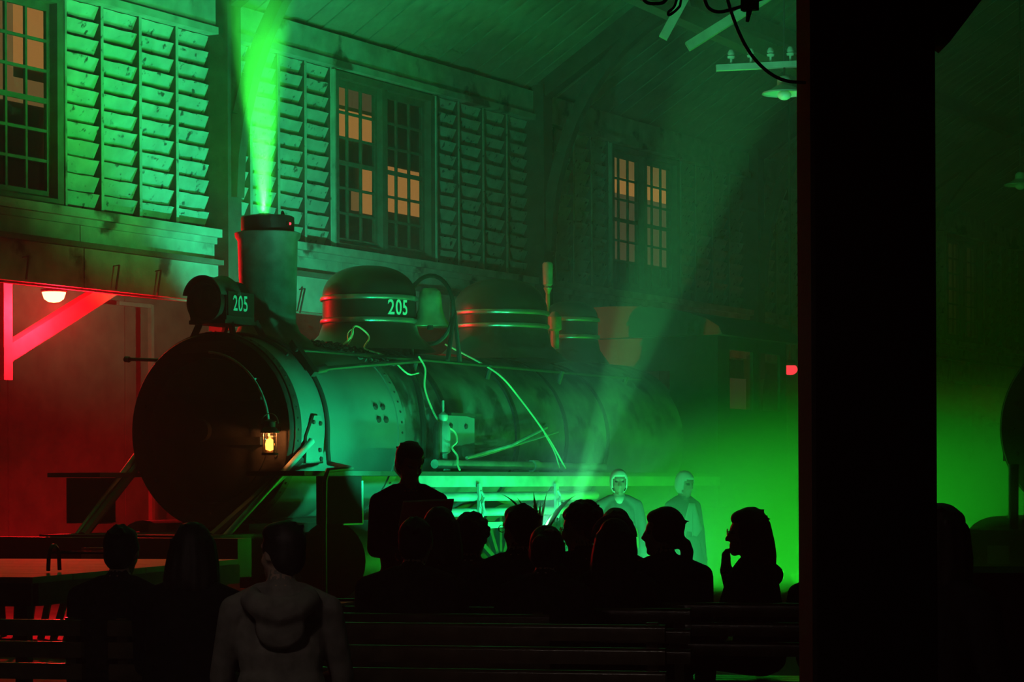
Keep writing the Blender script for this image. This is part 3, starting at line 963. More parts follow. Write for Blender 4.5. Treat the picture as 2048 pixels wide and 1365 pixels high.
def remesh(m, labels, voxel, mats, name, lab_mat, smooth_it=2):
    """Fuse overlapping lumps into one continuous skin; colour each face by the nearest lump."""
    me = bpy.data.meshes.new(name)
    me.from_pydata(m.v, [], m.f)
    o = bpy.data.objects.new(name, me)
    COL.objects.link(o)
    md = o.modifiers.new('r', 'REMESH')
    md.mode = 'VOXEL'
    md.voxel_size = voxel
    md.adaptivity = 0.0
    md.use_smooth_shade = True
    if smooth_it:
        sm_ = o.modifiers.new('s', 'SMOOTH')
        sm_.factor = 0.5
        sm_.iterations = smooth_it
    dg = bpy.context.evaluated_depsgraph_get()
    out = bpy.data.meshes.new_from_object(o.evaluated_get(dg))
    bpy.data.objects.remove(o)
    bpy.data.meshes.remove(me)
    out.name = name
    out.materials.clear()
    for q in mats:
        out.materials.append(MATS[q])
    if len(mats) > 1:
        kd = kdtree.KDTree(len(m.v))
        for i, p in enumerate(m.v):
            kd.insert(p, i)
        kd.balance()
        mi = []
        for p in out.polygons:
            _, i, _ = kd.find(p.center)
            mi.append(lab_mat[labels[i]])
        out.polygons.foreach_set('material_index', mi)
    out.polygons.foreach_set('use_smooth', [True] * len(out.polygons))
    return out


class Lumps:
    def __init__(s):
        s.m = MB()
        s.lab = []

    def tag(s, l):
        s.lab += [l] * (len(s.m.v) - len(s.lab))

    def tube(s, path, r, l, n=14, flat=1.0):
        P = [Vector(p) for p in path]
        rs = r if isinstance(r, (list, tuple)) else [r] * len(P)
        # resample so colour lookup and rounding stay even
        Q, R2 = [], []
        for i in range(len(P) - 1):
            k = max(1, int((P[i + 1] - P[i]).length / 0.03))
            for j in range(k):
                t = j / k
                Q.append(P[i].lerp(P[i + 1], t))
                R2.append(rs[i] + (rs[i + 1] - rs[i]) * t)
        Q.append(P[-1])
        R2.append(rs[-1])
        s.m.tube(Q, R2, n, flat=flat)
        s.tag(l)
        s.m.ell(P[0], (rs[0],) * 3, 10, 6)
        s.m.ell(P[-1], (rs[-1],) * 3, 10, 6)
        s.tag(l)

    def ell(s, c, r, l, rot=None):
        s.m.ell(c, r, 18, 12, rot=rot)
        s.tag(l)


def hand(B, wrist, direction, palm_n, side, curl=0.5, spread=0.0):
    """Palm, four unequal fingers and a thumb leaving the side of the palm."""
    w = Vector(wrist)
    d = Vector(direction).normalized()
    n = (Vector(palm_n) - d * Vector(palm_n).dot(d)).normalized()     # the palm faces n
    t = d.cross(n).normalized() * side                                # towards the thumb
    B.tube([w - d * 0.02, w + d * 0.035], [0.027, 0.028], 'skin', 10)
    rot = Matrix((d, t, n)).transposed()
    B.ell(w + d * 0.055, (0.050, 0.041, 0.017), 'skin', rot)
    for k, (off, ln_) in enumerate(((0.028, 0.072), (0.010, 0.080), (-0.009, 0.074), (-0.027, 0.058))):
        p = w + d * 0.095 + t * off
        pts = [w + d * 0.06 + t * off * 0.9, p]
        a = 0.0
        dd = d + t * off * spread * 6
        for seg in (0.45, 0.32, 0.23):
            a += curl * (0.9 + 0.15 * k)
            p = p + (dd * math.cos(a) + n * math.sin(a)).normalized() * ln_ * seg
            pts.append(p.copy())
        B.tube(pts, [0.011, 0.0105, 0.0098, 0.009, 0.008], 'skin', 8)
    p = w + d * 0.025 + t * 0.022
    q = p + (d * 0.5 + t * 0.75 + n * 0.35).normalized() * 0.045
    B.tube([p, q, q + (d * 0.8 + t * 0.2 + n * 0.5).normalized() * 0.035, q + (d * 0.7 - t * 0.1 + n * 0.7).normalized() * 0.058], [0.016, 0.0125, 0.011, 0.009], 'skin', 8)


def head_lumps(B, M, k=1.0):
    """Skull, face, brow, nose, lips, chin, ears in a head frame (x forward, z up) placed by M."""
    def P(x, y, z):
        return M @ Vector((x * k, y * k, z * k))
    R = M.to_3x3()
    def E(c, r, l):
        B.ell(P(*c), tuple(q * k for q in r), l, R)
    E((-0.012, 0, 0.022), (0.098, 0.077, 0.098), 'skin')
    E((0.020, 0, -0.030), (0.074, 0.062, 0.085), 'skin')
    E((0.030, 0, -0.078), (0.060, 0.050, 0.042), 'skin')
    E((0.070, 0, -0.108), (0.024, 0.026, 0.018), 'skin')
    E((0.072, 0, 0.030), (0.020, 0.050, 0.012), 'skin')
    B.tube([P(0.086, 0, 0.018), P(0.104, 0, -0.022), P(0.109, 0, -0.032)], [0.008 * k, 0.012 * k, 0.014 * k], 'skin', 10)
    E((0.098, 0.012, -0.036), (0.010, 0.009, 0.008), 'skin')
    E((0.098, -0.012, -0.036), (0.010, 0.009, 0.008), 'skin')
    E((0.088, 0, -0.064), (0.012, 0.024, 0.0065), 'lip')
    E((0.086, 0, -0.077), (0.012, 0.021, 0.0070), 'lip')
    for s_ in (-1, 1):
        E((0.046, 0.040 * s_, -0.035), (0.030, 0.022, 0.026), 'skin')
        E((0.076, 0.031 * s_, 0.006), (0.010, 0.011, 0.006), 'eye')
        E((0.080, 0.032 * s_, 0.026), (0.010, 0.019, 0.005), 'brow')
        E((-0.006, 0.078 * s_, -0.008), (0.022, 0.010, 0.033), 'skin')


HAIR_STYLES = ('short', 'curly', 'long', 'bob', 'ponytail', 'bun')


def hair_mesh(M, style, k=1.0, seed=1, matname='hair_dark'):
    B = Lumps()
    rnd = random.Random(seed)
    R = M.to_3x3()
    def P(x, y, z):
        return M @ Vector((x * k, y * k, z * k))
    def E(c, r):
        B.ell(P(*c), tuple(q * k for q in r), 'h', R)
    E((-0.026, 0, 0.038), (0.098, 0.086, 0.096))
    E((0.010, 0, 0.078), (0.078, 0.070, 0.050))
    E((-0.050, 0, -0.015), (0.066, 0.078, 0.085))
    for s_ in (-1, 1):
        E((-0.012, 0.066 * s_, 0.02), (0.050, 0.022, 0.050))
    vox = 0.010
    if style == 'curly':
        for _ in range(90):
            a, b = rnd.uniform(0, 2 * PI), rnd.uniform(-0.5, 1.4)
            c = (-0.025 + 0.100 * math.cos(b) * math.cos(a), 0.092 * math.cos(b) * math.sin(a), 0.035 + 0.100 * math.sin(b))
            if c[0] > 0.045 and c[2] < 0.07:
                continue
            r = rnd.uniform(0.012, 0.022)
            E(c, (r, r, r))
        vox = 0.007
    if style in ('long', 'bob', 'ponytail', 'bun'):
        E((0.012, 0, 0.085), (0.070, 0.066, 0.040))
        E((-0.02, 0, 0.062), (0.090, 0.082, 0.078))
        for s_ in (-1, 1):
            E((0.0, 0.075 * s_, 0.0), (0.055, 0.020, 0.06))
    if style in ('long', 'bob'):
        low = -0.34 if style == 'long' else -0.16
        for j in range(9):
            a = math.radians(70 + 220 * j / 8)
            x0, y0 = 0.085 * math.cos(a), 0.080 * math.sin(a)
            B.tube([P(x0 * 0.9 - 0.02, y0 * 0.9, 0.04), P(x0 * 1.05 - 0.025, y0 * 1.12, -0.06), P(x0 * 1.05 - 0.035, y0 * 1.25, -0.14), P(x0 * 1.1 - 0.045, y0 * 1.3, low + rnd.uniform(-.02, .02))],
                   [0.034 * k, 0.036 * k, 0.034 * k, 0.018 * k], 'h', 10)
        E((-0.075, 0, -0.10), (0.055, 0.085, 0.10))
    if style == 'ponytail':
        B.tube([P(-0.085, 0, -0.05), P(-0.118, 0, -0.07), P(-0.128, 0, -0.11), P(-0.122, 0, -0.17), P(-0.112, 0, -0.22)], [0.034 * k, 0.036 * k, 0.038 * k, 0.032 * k, 0.014 * k], 'h', 10)
    if style == 'bun':
        E((-0.135, 0, 0.03), (0.05, 0.05, 0.05))
    for _ in range(10):                       # a few loose locks break the outline
        a, b = rnd.uniform(0.8, 5.4), rnd.uniform(0.2, 1.5)
        q = Vector((-0.03 + 0.10 * math.cos(b) * math.cos(a), 0.088 * math.cos(b) * math.sin(a), 0.035 + 0.098 * math.sin(b)))
        B.tube([P(*(q * 0.9)), P(*(q * 1.04 + Vector((-0.012, rnd.uniform(-.01, .01), -0.004))))], [0.016 * k, 0.008 * k], 'h', 8)
    return remesh(B.m, B.lab, vox, (matname,), 'hair', {'h': 0}, 1)


def glasses_mesh(M, k=1.0):
    m = MB()
    def P(x, y, z):
        return M @ Vector((x * k, y * k, z * k))
    for s_ in (-1, 1):
        m.tube([P(0.106, 0.034 * s_ + 0.024 * math.cos(a), 0.004 + 0.019 * math.sin(a)) for a in [2 * PI * j / 14 for j in range(15)]], 0.0022, 6)
        m.tube([P(0.104, 0.058 * s_, 0.008), P(0.06, 0.078 * s_, 0.008), P(-0.015, 0.084 * s_, 0.004)], 0.0020, 6)
    m.tube([P(0.106, -0.010, 0.008), P(0.110, 0, 0.011), P(0.106, 0.010, 0.008)], 0.0022, 6)
    return m.mesh('glasses', 'chrome')


def person(loc, yaw, label, seated=True, lean=0.10, top='cloth_dark', bottom='cloth_black', hair='short', head_yaw=0.0, head_pitch=0.0,
           head_roll=0.0, scale=1.0, arms=None, glasses=False, bulk=1.0, twist=0.0, voxel=0.010, seed=1, hair_mat='hair_dark', name='person', skirt=False, group=None):
    """A clothed figure: x forward, y to its left, z up, standing or sitting at loc."""
    B = Lumps()
    k = scale
    seat = 0.47
    hz = seat + 0.09 if seated else 0.93
    H = Vector((0, 0, hz * k if not seated else hz))
    def T(x, y, z):                       # torso frame above the hips, leaning and twisting
        v = Vector((x * k, y * k, z * k))
        f = max(0.0, min(1.0, z / 0.45))
        v = Matrix.Rotation(twist * f, 3, 'Z') @ v
        v = Matrix.Rotation(lean, 3, 'Y') @ v
        return H + v
    b = bulk
    # trunk
    Rt = (Matrix.Rotation(lean, 3, 'Y') @ Matrix.Rotation(twist, 3, 'Z'))
    B.ell(T(0, 0, 0.02), (0.125 * k * b, 0.170 * k * b, 0.130 * k), 'low')
    B.ell(T(0.005, 0, 0.16), (0.112 * k * b, 0.150 * k * b, 0.170 * k), 'top')
    B.ell(T(0.0, 0, 0.09), (0.135 * k * b, 0.178 * k * b, 0.190 * k), 'top')
    B.ell(T(0.0, 0, 0.24), (0.128 * k * b, 0.172 * k * b, 0.200 * k), 'top', Rt)
    B.ell(T(0.0, 0, 0.33), (0.118 * k * b, 0.170 * k * b, 0.170 * k), 'top', Rt)
    B.ell(T(-0.012, 0, 0.425), (0.095 * k * b, 0.165 * k * b, 0.085 * k), 'top', Rt)
    B.tube([T(-0.01, -0.165 * b, 0.430), T(-0.005, -0.08, 0.480), T(-0.005, 0.08, 0.480), T(-0.01, 0.165 * b, 0.430)], [0.062 * k, 0.058 * k, 0.058 * k, 0.062 * k], 'top')
    # neck and head
    nb, ntop = T(-0.005, 0, 0.47), T(0.015, 0, 0.585)
    B.tube([nb, ntop], [0.062 * k, 0.054 * k], 'skin')
    B.tube([T(-0.01, 0, 0.485), T(0.0, 0, 0.520)], [0.078 * k, 0.066 * k], 'top')
    hc = T(0.020, 0, 0.660)
    M = (Matrix.Translation(hc) @ Matrix.Rotation(head_yaw, 4, 'Z') @ Matrix.Rotation(lean * 0.3 + head_pitch, 4, 'Y') @ Matrix.Rotation(head_roll, 4, 'X'))
    hk = 0.97 * (0.6 + 0.4 * k)
    head_lumps(B, M, hk)
    # arms
    arms = arms or {}
    for s_, nm in ((1, 'l'), (-1, 'r')):
        sh = T(-0.01, 0.185 * b * s_, 0.425)
        dflt = ((0.10, 0.25 * s_, 0.14), (0.32, 0.12 * s_, 0.10)) if seated else ((0.0, 0.25 * s_, 0.14), (0.06, 0.24 * s_, -0.09))
        el, wr = arms.get(nm, dflt)[:2]
        el, wr = T(*el), T(*wr)
        B.tube([sh, el], [0.060 * k, 0.052 * k], 'top')
        B.tube([el, wr], [0.051 * k, 0.036 * k], 'top')
        hd = arms.get(nm, (0, 0, None, None, None))
        d = hd[2] if len(hd) > 2 and hd[2] is not None else (wr - el).normalized()
        pn = hd[3] if len(hd) > 3 and hd[3] is not None else (Vector((0, 0, -1)) if seated else Vector((0, -s_, 0)))
        cu = hd[4] if len(hd) > 4 and hd[4] is not None else 0.35
        side = 1 if (Vector(d).cross(Vector(pn))).dot(Vector((0.3, -s_, 0.6))) > 0 else -1
        hand(B, wr, d, pn, side, cu)
    # legs
    for s_ in (1, -1):
        hip = H + Vector((0.0, 0.09 * s_ * k, -0.01))
        if seated:
            kn = H + Vector((0.42 * k, 0.12 * s_ * k, 0.0))
            an = Vector((0.44 * k, 0.13 * s_ * k, 0.09))
        else:
            kn = Vector((0.02, 0.10 * s_ * k, 0.50 * k))
            an = Vector((-0.01, 0.11 * s_ * k, 0.09))
        B.tube([hip, kn], [0.092 * k * b, 0.062 * k * b], 'low')
        B.tube([kn, (kn + an) / 2 + Vector((-0.015, 0, 0.02)), an], [0.060 * k * b, 0.056 * k * b, 0.040 * k], 'low')
        B.tube([an + Vector((-0.03, 0, -0.045)), an + Vector((0.08, 0, -0.05)), an + Vector((0.16, 0, -0.058))], [0.040, 0.040, 0.028], 'shoe', 10)
    if skirt:
        m0 = len(B.m.v)
        B.m.lathe((0, 0, 0), (0, 0, 1), [(0.0, hz * k + 0.10), (0.15, hz * k + 0.10), (0.20, hz * k - 0.10), (0.27, 0.35), (0.32, 0.03), (0.0, 0.03)], 24)
        B.tag('low')
    root = empty(name, loc, yaw)
    cols = {'skin': 0, 'lip': 0, 'eye': 2, 'brow': 0, 'top': 1, 'low': 3, 'shoe': 3}
    me = remesh(B.m, B.lab, voxel, ('skin', top, hair_mat, bottom), 'body', cols, 2)
    obj('body', me, root)
    if hair:
        obj('hair', hair_mesh(M, hair, hk, seed, hair_mat), root)
    if glasses:
        obj('glasses', glasses_mesh(M, hk), root)
    if label:
        tag(root, label, 'person', group)
    root_M[root.name] = (M, hk)
    return root


root_M = {}

# ================================================================== SEATING AND AUDIENCE
NU = Vector((0.9656, 0.2599, 0.0))     # the way the audience faces
NB = Vector((0.2599, -0.9656, 0.0))    # along the benches
FACE = math.atan2(NU.y, NU.x)


def at_uv(u, v, z=0.0):
    p = NU * u + NB * v
    return (p.x, p.y, z)


bench_cache = {}


def bench(u, v0, v1, label, back=True):
    """Slatted bench; local x points the way the sitter faces, y runs along it; the back plane is at x=0."""
    Lh = (v1 - v0) / 2
    b = empty('bench', at_uv(u, (v0 + v1) / 2), FACE)
    key = (round(Lh, 3), back)
    if key not in bench_cache:
        seat = MB().box(-0.055, 0.055, -Lh, Lh, 0.425, 0.45).mesh('seat_slat', 'bench_wood')
        bs = MB().prism([(-0.020, -0.036), (0.022, -0.036), (0.022, 0.030), (0.016, 0.036), (-0.006, 0.036), (-0.016, 0.030), (-0.020, 0.020)], -Lh, Lh, 'Y').mesh('back_slat', 'bench_wood')
        lg = MB()
        lg.box(0.02, 0.06, -0.03, 0.03, 0, 0.425).box(0.38, 0.42, -0.03, 0.03, 0, 0.425).box(0.02, 0.42, -0.03, 0.03, 0.385, 0.425)
        if back:
            lg.bar((0.045, 0, 0.40), (-0.0 + 0.02, 0, 0.86), 0.05, 0.03)
        bench_cache[key] = (seat, bs, lg.mesh('leg_frame', 'bench_wood'))
    seat, bs, lg = bench_cache[key]
    for k in range(3):
        obj('seat_slat', seat, b, (0.10 + 0.13 * k, 0, 0))
    if back:
        for k in range(3):
            obj('back_slat', bs, b, (0.0 + 0.008 * k, 0, 0.814 - 0.10 * k))
    for s_ in (-1, 1):
        obj('leg_frame', lg, b, (0, s_ * (Lh - 0.06), 0))
    tag(b, label, 'bench', 'slatted audience benches')
    return b


bench(10.56, -4.42, -1.87, 'long slatted bench with the lowest lit back edge, nearest the camera')
bench(10.56, -7.3, -4.55, 'slatted bench with faint red edges at the dark lower left')
bench(11.34, -4.5, -2.55, 'second slatted bench row, directly behind the person in the wide dark coat')
bench(12.00, -4.75, -2.0, 'third slatted bench row, its back edge showing left of the wide dark coat')
bench(12.80, -5.2, -2.52, 'slatted bench row right behind the curly-haired audience members')
bench(12.62, -2.42, -1.0, 'slatted bench under the woman resting her chin on her hand')
bench(9.92, -4.9, -3.3, 'backless bench seat under the broad audience member in black', back=False)
bench(13.70, -4.0, -2.75, 'slatted bench almost hidden behind the seated row before the fog')
bench(9.02, -1.4, -0.1, 'backless bench beside the black pillar', back=False)
bench(9.24, -3.9, -2.6, 'backless bench seat under the pale brown jacket', back=False)


def sit(px_head, label, lean=0.10, yaw=0.0, **kw):
    """Seat a person so that the head centre comes at the given point."""
    x, y, z = px_head
    k = (z - 0.56) / (0.66 * math.cos(lean) - 0.02 * math.sin(lean))
    yw = FACE + yaw
    off = Matrix.Rotation(lean, 3, 'Y') @ Vector((0.02 * k, 0, 0.66 * k))
    fx, fy = off.x * math.cos(yw), off.x * math.sin(yw)
    return person((x - fx, y - fy, 0), yw, label, lean=lean, scale=k, group='seated audience', **kw)


AUD = [
    # head point, options
    ((9.33, 7.15, 1.15), dict(label='audience member in black with dark round head beside the red-lit stage', hair='short', lean=0.2, bulk=1.1, seed=2)),
    ((8.76, 6.33, 1.17), dict(label='broad audience member in a black coat with their back to the camera, nearest row', hair='bob', lean=0.12, bulk=1.22, seed=3, top='cloth_black')),
    ((8.25, 5.54, 1.19), dict(label='audience member in a pale brown jacket at the lower left', hair='short', lean=0.06, bulk=1.05, seed=4, top='cloth_beige', yaw=0.3, head_yaw=0.7)),
    ((10.45, 6.23, 1.17), dict(label='audience member in a wide dark coat bending forward below the standing presenter', hair='short', lean=0.28, bulk=1.25, seed=5, top='cloth_dark')),
    ((11.15, 6.50, 1.21), dict(label='dark-haired audience member sitting just below the presenter\'s booklet', hair='bob', lean=0.12, seed=6)),
    ((11.75, 6.65, 1.17), dict(label='curly-haired audience member against the brightest green glow', hair='curly', lean=0.1, seed=7)),
    ((11.43, 6.19, 1.225), dict(label='short-haired audience member with glasses in front of the potted plant', hair='short', lean=0.1, bulk=1.15, seed=8, glasses=True, head_yaw=0.9)),
    ((10.62, 5.60, 1.13), dict(label='audience member with a shiny hair clip beside the potted plant', hair='bun', lean=0.3, seed=9, bulk=1.05)),
    ((11.86, 6.05, 1.225), dict(label='curly-haired man in glasses and collar seen in profile', hair='curly', lean=0.2, seed=10, glasses=True, yaw=0.55, head_yaw=1.1, head_pitch=0.12, top='cloth_dark')),
    ((12.74, 6.27, 1.19), dict(label='dark-haired audience member half hidden behind the long-haired woman with a headband', hair='bob', lean=0.1, seed=11)),
    ((11.22, 5.53, 1.155), dict(label='long-haired woman with a headband facing away', hair='long', lean=0.12, seed=12)),
    ((11.80, 5.54, 1.205), dict(label='woman with a ponytail looking to the left', hair='ponytail', lean=0.08, seed=13, yaw=0.55, head_yaw=1.1, bulk=1.1, top='cloth_dark')),
    ((12.02, 5.16, 1.20), dict(label='woman with glasses resting her chin on her raised hand', hair='bob', lean=0.10, seed=14, head_yaw=0.55, yaw=1.2, glasses=True, voxel=0.0085,
                               arms={'r': ((0.22, -0.20, 0.22), (0.185, -0.03, 0.475), (-0.15, 0.30, 0.95), (-1, 0.1, 0.1), 0.75)})),
    ((12.22, 4.80, 1.06), dict(label='audience member almost hidden behind the black pillar', hair='short', lean=0.25, seed=15)),
]
people = []
for hp_, kw in AUD:
    kw = dict(kw)
    lab = kw.pop('label')
    people.append(sit(hp_, lab, **kw))

# turned-down hood of the pale jacket
pj = people[2]
hB = Lumps()
hB.tube([(0.03, -0.10, 1.03), (-0.06, -0.115, 1.005), (-0.125, -0.06, 0.975), (-0.135, 0.0, 0.96), (-0.125, 0.06, 0.975), (-0.06, 0.115, 1.005), (0.03, 0.10, 1.03)], [0.035, 0.045, 0.055, 0.06, 0.055, 0.045, 0.035], 'h')
hB.ell((-0.125, 0, 0.90), (0.035, 0.10, 0.085), 'h')
obj('hood', remesh(hB.m, hB.lab, 0.011, ('cloth_beige',), 'hood', {'h': 0}, 2), pj)

# hair clip and headband sit on their wearers
pc = people[7]
M, hk = root_M[pc.name]
cl = MB()
cl.ell(M @ Vector((-0.10, -0.03, 0.095)), (0.030, 0.008, 0.012), 12, 8, rot=M.to_3x3() @ Matrix.Rotation(1.2, 3, 'Z'))
cl.build('hair_clip', 'chrome', pc)['label'] = 'shiny hair clip'
pw_ = people[10]
M, hk = root_M[pw_.name]
MB().tube([M @ Vector((-0.035, 0.108 * math.cos(a), 0.035 + 0.108 * math.sin(a))) for a in [PI * j / 16 for j in range(17)]], 0.010, 6).build('headband', 'cloth_grey', pw_)
pm2 = people[8]
M, hk = root_M[pm2.name]
MB().tube([M @ (Vector((-0.02 + 0.07 * math.cos(a), 0.07 * math.sin(a), -0.15 + 0.02 * math.cos(a)))) for a in [2 * PI * j / 16 for j in range(17)]], 0.014, 6).build('collar', 'cloth_grey', pm2)

# standing presenter with a booklet
pr = person((12.86, 7.72, 0), FACE + PI + 0.45, 'presenter in a dark jacket standing before the locomotive, reading from a booklet', seated=False, lean=0.08, top='cloth_black', hair='short',
            head_pitch=0.35, head_yaw=0.25, scale=1.0, bulk=0.98, seed=21, voxel=0.009,
            arms={'l': ((0.05, 0.21, 0.15), (0.25, 0.08, 0.13), (0.7, -0.5, 0.15), (0, -0.3, 1), 0.3),
                  'r': ((0.05, -0.21, 0.15), (0.25, -0.08, 0.13), (0.7, 0.5, 0.15), (0, 0.3, 1), 0.3)})
bkx = empty('booklet', (12.62, 7.47, 1.22), FACE + PI + 0.45)
MB().box(0, 0.22, -0.15, 0.0, 0.0, 0.012).build('cover', 'cloth_white', bkx)
MB().box(0.01, 0.21, -0.14, 0.14, 0.012, 0.016).build('page', 'paper', bkx)
MB().box(0, 0.22, 0.0, 0.15, 0.0, 0.012).build('cover', 'cloth_white', bkx)
bkx.rotation_euler = (0.05, -0.7, FACE + PI + 0.45)
tag(bkx, 'pale open booklet held by the standing presenter', 'booklet')

# two figures in nun's habits out in the fog


def nun(loc, yaw, label, k, apron=False, seed=1, hp=0.0):
    r = person(loc, yaw, label, seated=False, lean=0.02, top='habit', bottom='habit', hair=None, scale=k, skirt=True, seed=seed, voxel=0.008 if not apron else 0.010, head_pitch=hp)
    M, hk = root_M[r.name]
    # coif: hood over skull and cheeks, open at the face
    nu, nv = 28, 14
    vs, fs, ok = [], [], {}
    for i in range(nv + 1):
        ph = -0.95 + (PI / 2 + 0.95) * i / nv
        for j in range(nu):
            t = 2 * PI * j / nu
            x, y, z = 0.108 * math.cos(ph) * math.cos(t) - 0.010, 0.091 * math.cos(ph) * math.sin(t), 0.022 + 0.112 * math.sin(ph) - (0.035 if ph < -0.2 else 0)
            ok[(i, j)] = not (x > 0.035 and z < 0.055 and abs(y) < 0.068)
            vs.append(M @ Vector((x * hk, y * hk, z * hk)))
    for i in range(nv):
        for j in range(nu):
            j2 = (j + 1) % nu
            if sum(ok[q] for q in ((i, j), (i, j2), (i + 1, j2), (i + 1, j))) >= 3:
                fs.append((i * nu + j, i * nu + j2, (i + 1) * nu + j2, (i + 1) * nu + j))
    c = MB().add(vs, fs, True).build('coif', 'cloth_white', r)
    c.modifiers.new('thick', 'SOLIDIFY').thickness = 0.006
    MB().lathe(M @ Vector((-0.02, 0, -0.215)), (0, 0, 1), [(0.085, 0.0), (0.066, 0.04), (0.060, 0.085)], 24).build('collar', 'cloth_white', r).modifiers.new('thick', 'SOLIDIFY').thickness = 0.006
    if apron:
        vv, vf = [], []
        for i in range(9):
            h = i / 8
            for j in range(7):
                t = j / 6 - 0.5
                vv.append(M @ Vector((0.125 + 0.06 * h + 0.012 * math.sin(j * 2.6) * h, t * (0.08 + 0.20 * h) - 0.03 * h, -0.17 - (0.30 + 0.06 * math.sin(j * 1.9)) * h)))
        for i in range(8):
            for j in range(6):
                q = i * 7 + j
                vf.append((q, q + 1, q + 8, q + 7))
        MB().add(vv, vf, True).build('bib', 'cloth_white', r).modifiers.new('thick', 'SOLIDIFY').thickness = 0.006
    return r


mat('habit', (0.22, 0.22, 0.22), 0.95, var=0.1, spec=0.1)
nun((20.93, 10.28, 0), FACE + PI + 0.30, 'figure in a white coif and dark habit facing the audience in the green fog', 0.93, seed=31)
nun((21.86, 10.05, 0), FACE + PI + 0.95, 'figure in a white coif and long white bib standing deeper in the green fog', 0.92, apron=True, seed=32, hp=0.15)

# person beside the pillar at the far right of the audience
sit((8.72, 2.97, 1.24), 'long-haired audience member emerging from behind the black pillar', hair='long', lean=0.25, yaw=-0.5, bulk=1.1, seed=41, top='cloth_black')

# ================================================================== NEAR PILLAR AND WIRES
pil = struct(empty('pillar', (6.62, 2.48, 0), TH), 'black timber pillar standing close to the camera')
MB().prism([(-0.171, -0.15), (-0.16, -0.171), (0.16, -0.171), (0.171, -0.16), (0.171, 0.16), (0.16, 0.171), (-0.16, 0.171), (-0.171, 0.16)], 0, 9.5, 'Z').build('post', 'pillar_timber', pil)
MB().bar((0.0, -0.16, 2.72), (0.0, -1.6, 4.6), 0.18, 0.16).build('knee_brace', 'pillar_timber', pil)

# ================================================================== WIRES ON THE PILLAR
def wire(pts, r, label, k=6):
    return tag(MB().tube(spline(pts, k), r, 6).build('electric_wire', 'cable_black'), label, 'wire')


wire([(6.336, 2.793, 2.872), (6.346, 2.775, 2.789), (6.355, 2.757, 2.726), (6.369, 2.733, 2.664), (6.385, 2.703, 2.616), (6.405, 2.667, 2.581), (6.425, 2.631, 2.564), (6.449, 2.586, 2.559)], 0.005, 'long black wire swooping down to the pillar')
wire([(6.215, 2.806, 2.851), (6.224, 2.789, 2.77), (6.231, 2.777, 2.745), (6.244, 2.753, 2.737), (6.263, 2.717, 2.746), (6.281, 2.685, 2.758), (6.30, 2.655, 2.772), (6.36, 2.60, 2.80), (6.45, 2.56, 2.84)], 0.005, 'black wire sagging into the clip above the insulators')
wire([(6.247, 2.851, 2.875), (6.239, 2.867, 2.78), (6.236, 2.872, 2.76), (6.224, 2.894, 2.739), (6.222, 2.897, 2.747), (6.232, 2.879, 2.774), (6.236, 2.872, 2.875)], 0.004, 'narrow black wire loop hanging at the top of the picture')
wire([(6.179, 2.978, 2.821), (6.192, 2.954, 2.777), (6.205, 2.93, 2.77), (6.218, 2.906, 2.777), (6.231, 2.881, 2.821)], 0.005, 'shallow black wire arc at the top edge, furthest from the pillar')
clp = empty('wire_clip', (6.283, 2.682, 2.75))
MB().box(-0.012, 0.012, -0.022, 0.022, -0.01, 0.022).build('body', 'cable_black', clp)
MB().tube([(0.0, 0.0, 0.0), (-0.004, 0.006, -0.04)], [0.010, 0.005], 6).build('jaw', 'cable_black', clp)
MB().tube([(0.0, -0.015, 0.0), (0.004, -0.028, 0.03)], [0.006, 0.004], 6).build('spring', 'cable_black', clp)
tag(clp, 'small black clip gripping the wires near the pillar', 'clip')

# ================================================================== OUTSIDE, SEEN THROUGH THE WINDOWS
ext = struct(empty('exterior_building', (0, 23.0, 0)), 'dark building across the yard with glowing panels for its lamplit facade')
MB().box(10, 80, 0.02, 0.4, 0, 12).build('facade', 'frame_paint', ext)
emit('lit_window_bright', (1.0, 0.42, 0.11), 0.42)  # glowing panels stand in for lamplight on the facade
emit('lit_window_soft', (1.0, 0.55, 0.18), 0.17)
emit('lit_window_dim', (1.0, 0.62, 0.34), 0.07)
for (a, b, z0, z1, m) in (
        (26.66, 27.53, 7.24, 8.31, 'soft'), (27.57, 28.52, 7.4, 8.38, 'bright'), (26.66, 28.51, 6.9, 7.24, 'soft'), (28.26, 28.41, 6.16, 6.74, 'soft'),
        (35.83, 36.3, 7.98, 8.36, 'soft'), (36.3, 37.17, 7.98, 8.36, 'dim'), (35.82, 37.16, 7.44, 7.9, 'bright'), (37.44, 38.78, 6.3, 7.09, 'bright'), (36.74, 37.15, 6.19, 6.97, 'bright'), (36.48, 36.67, 6.21, 6.56, 'soft'),
        (46.03, 49.31, 7.88, 8.35, 'soft'), (46.03, 49.31, 7.55, 7.88, 'bright'), (46.02, 49.3, 6.17, 7.53, 'dim'),
        (56.61, 62.5, 7.51, 8.43, 'bright'), (56.6, 62.5, 6.42, 7.51, 'dim'), (67.3, 70.7, 6.05, 7.6, 'dim')):
    MB().box(a, b, -0.03, 0.02, z0, z1).build('lit_window', 'lit_window_' + m, ext)

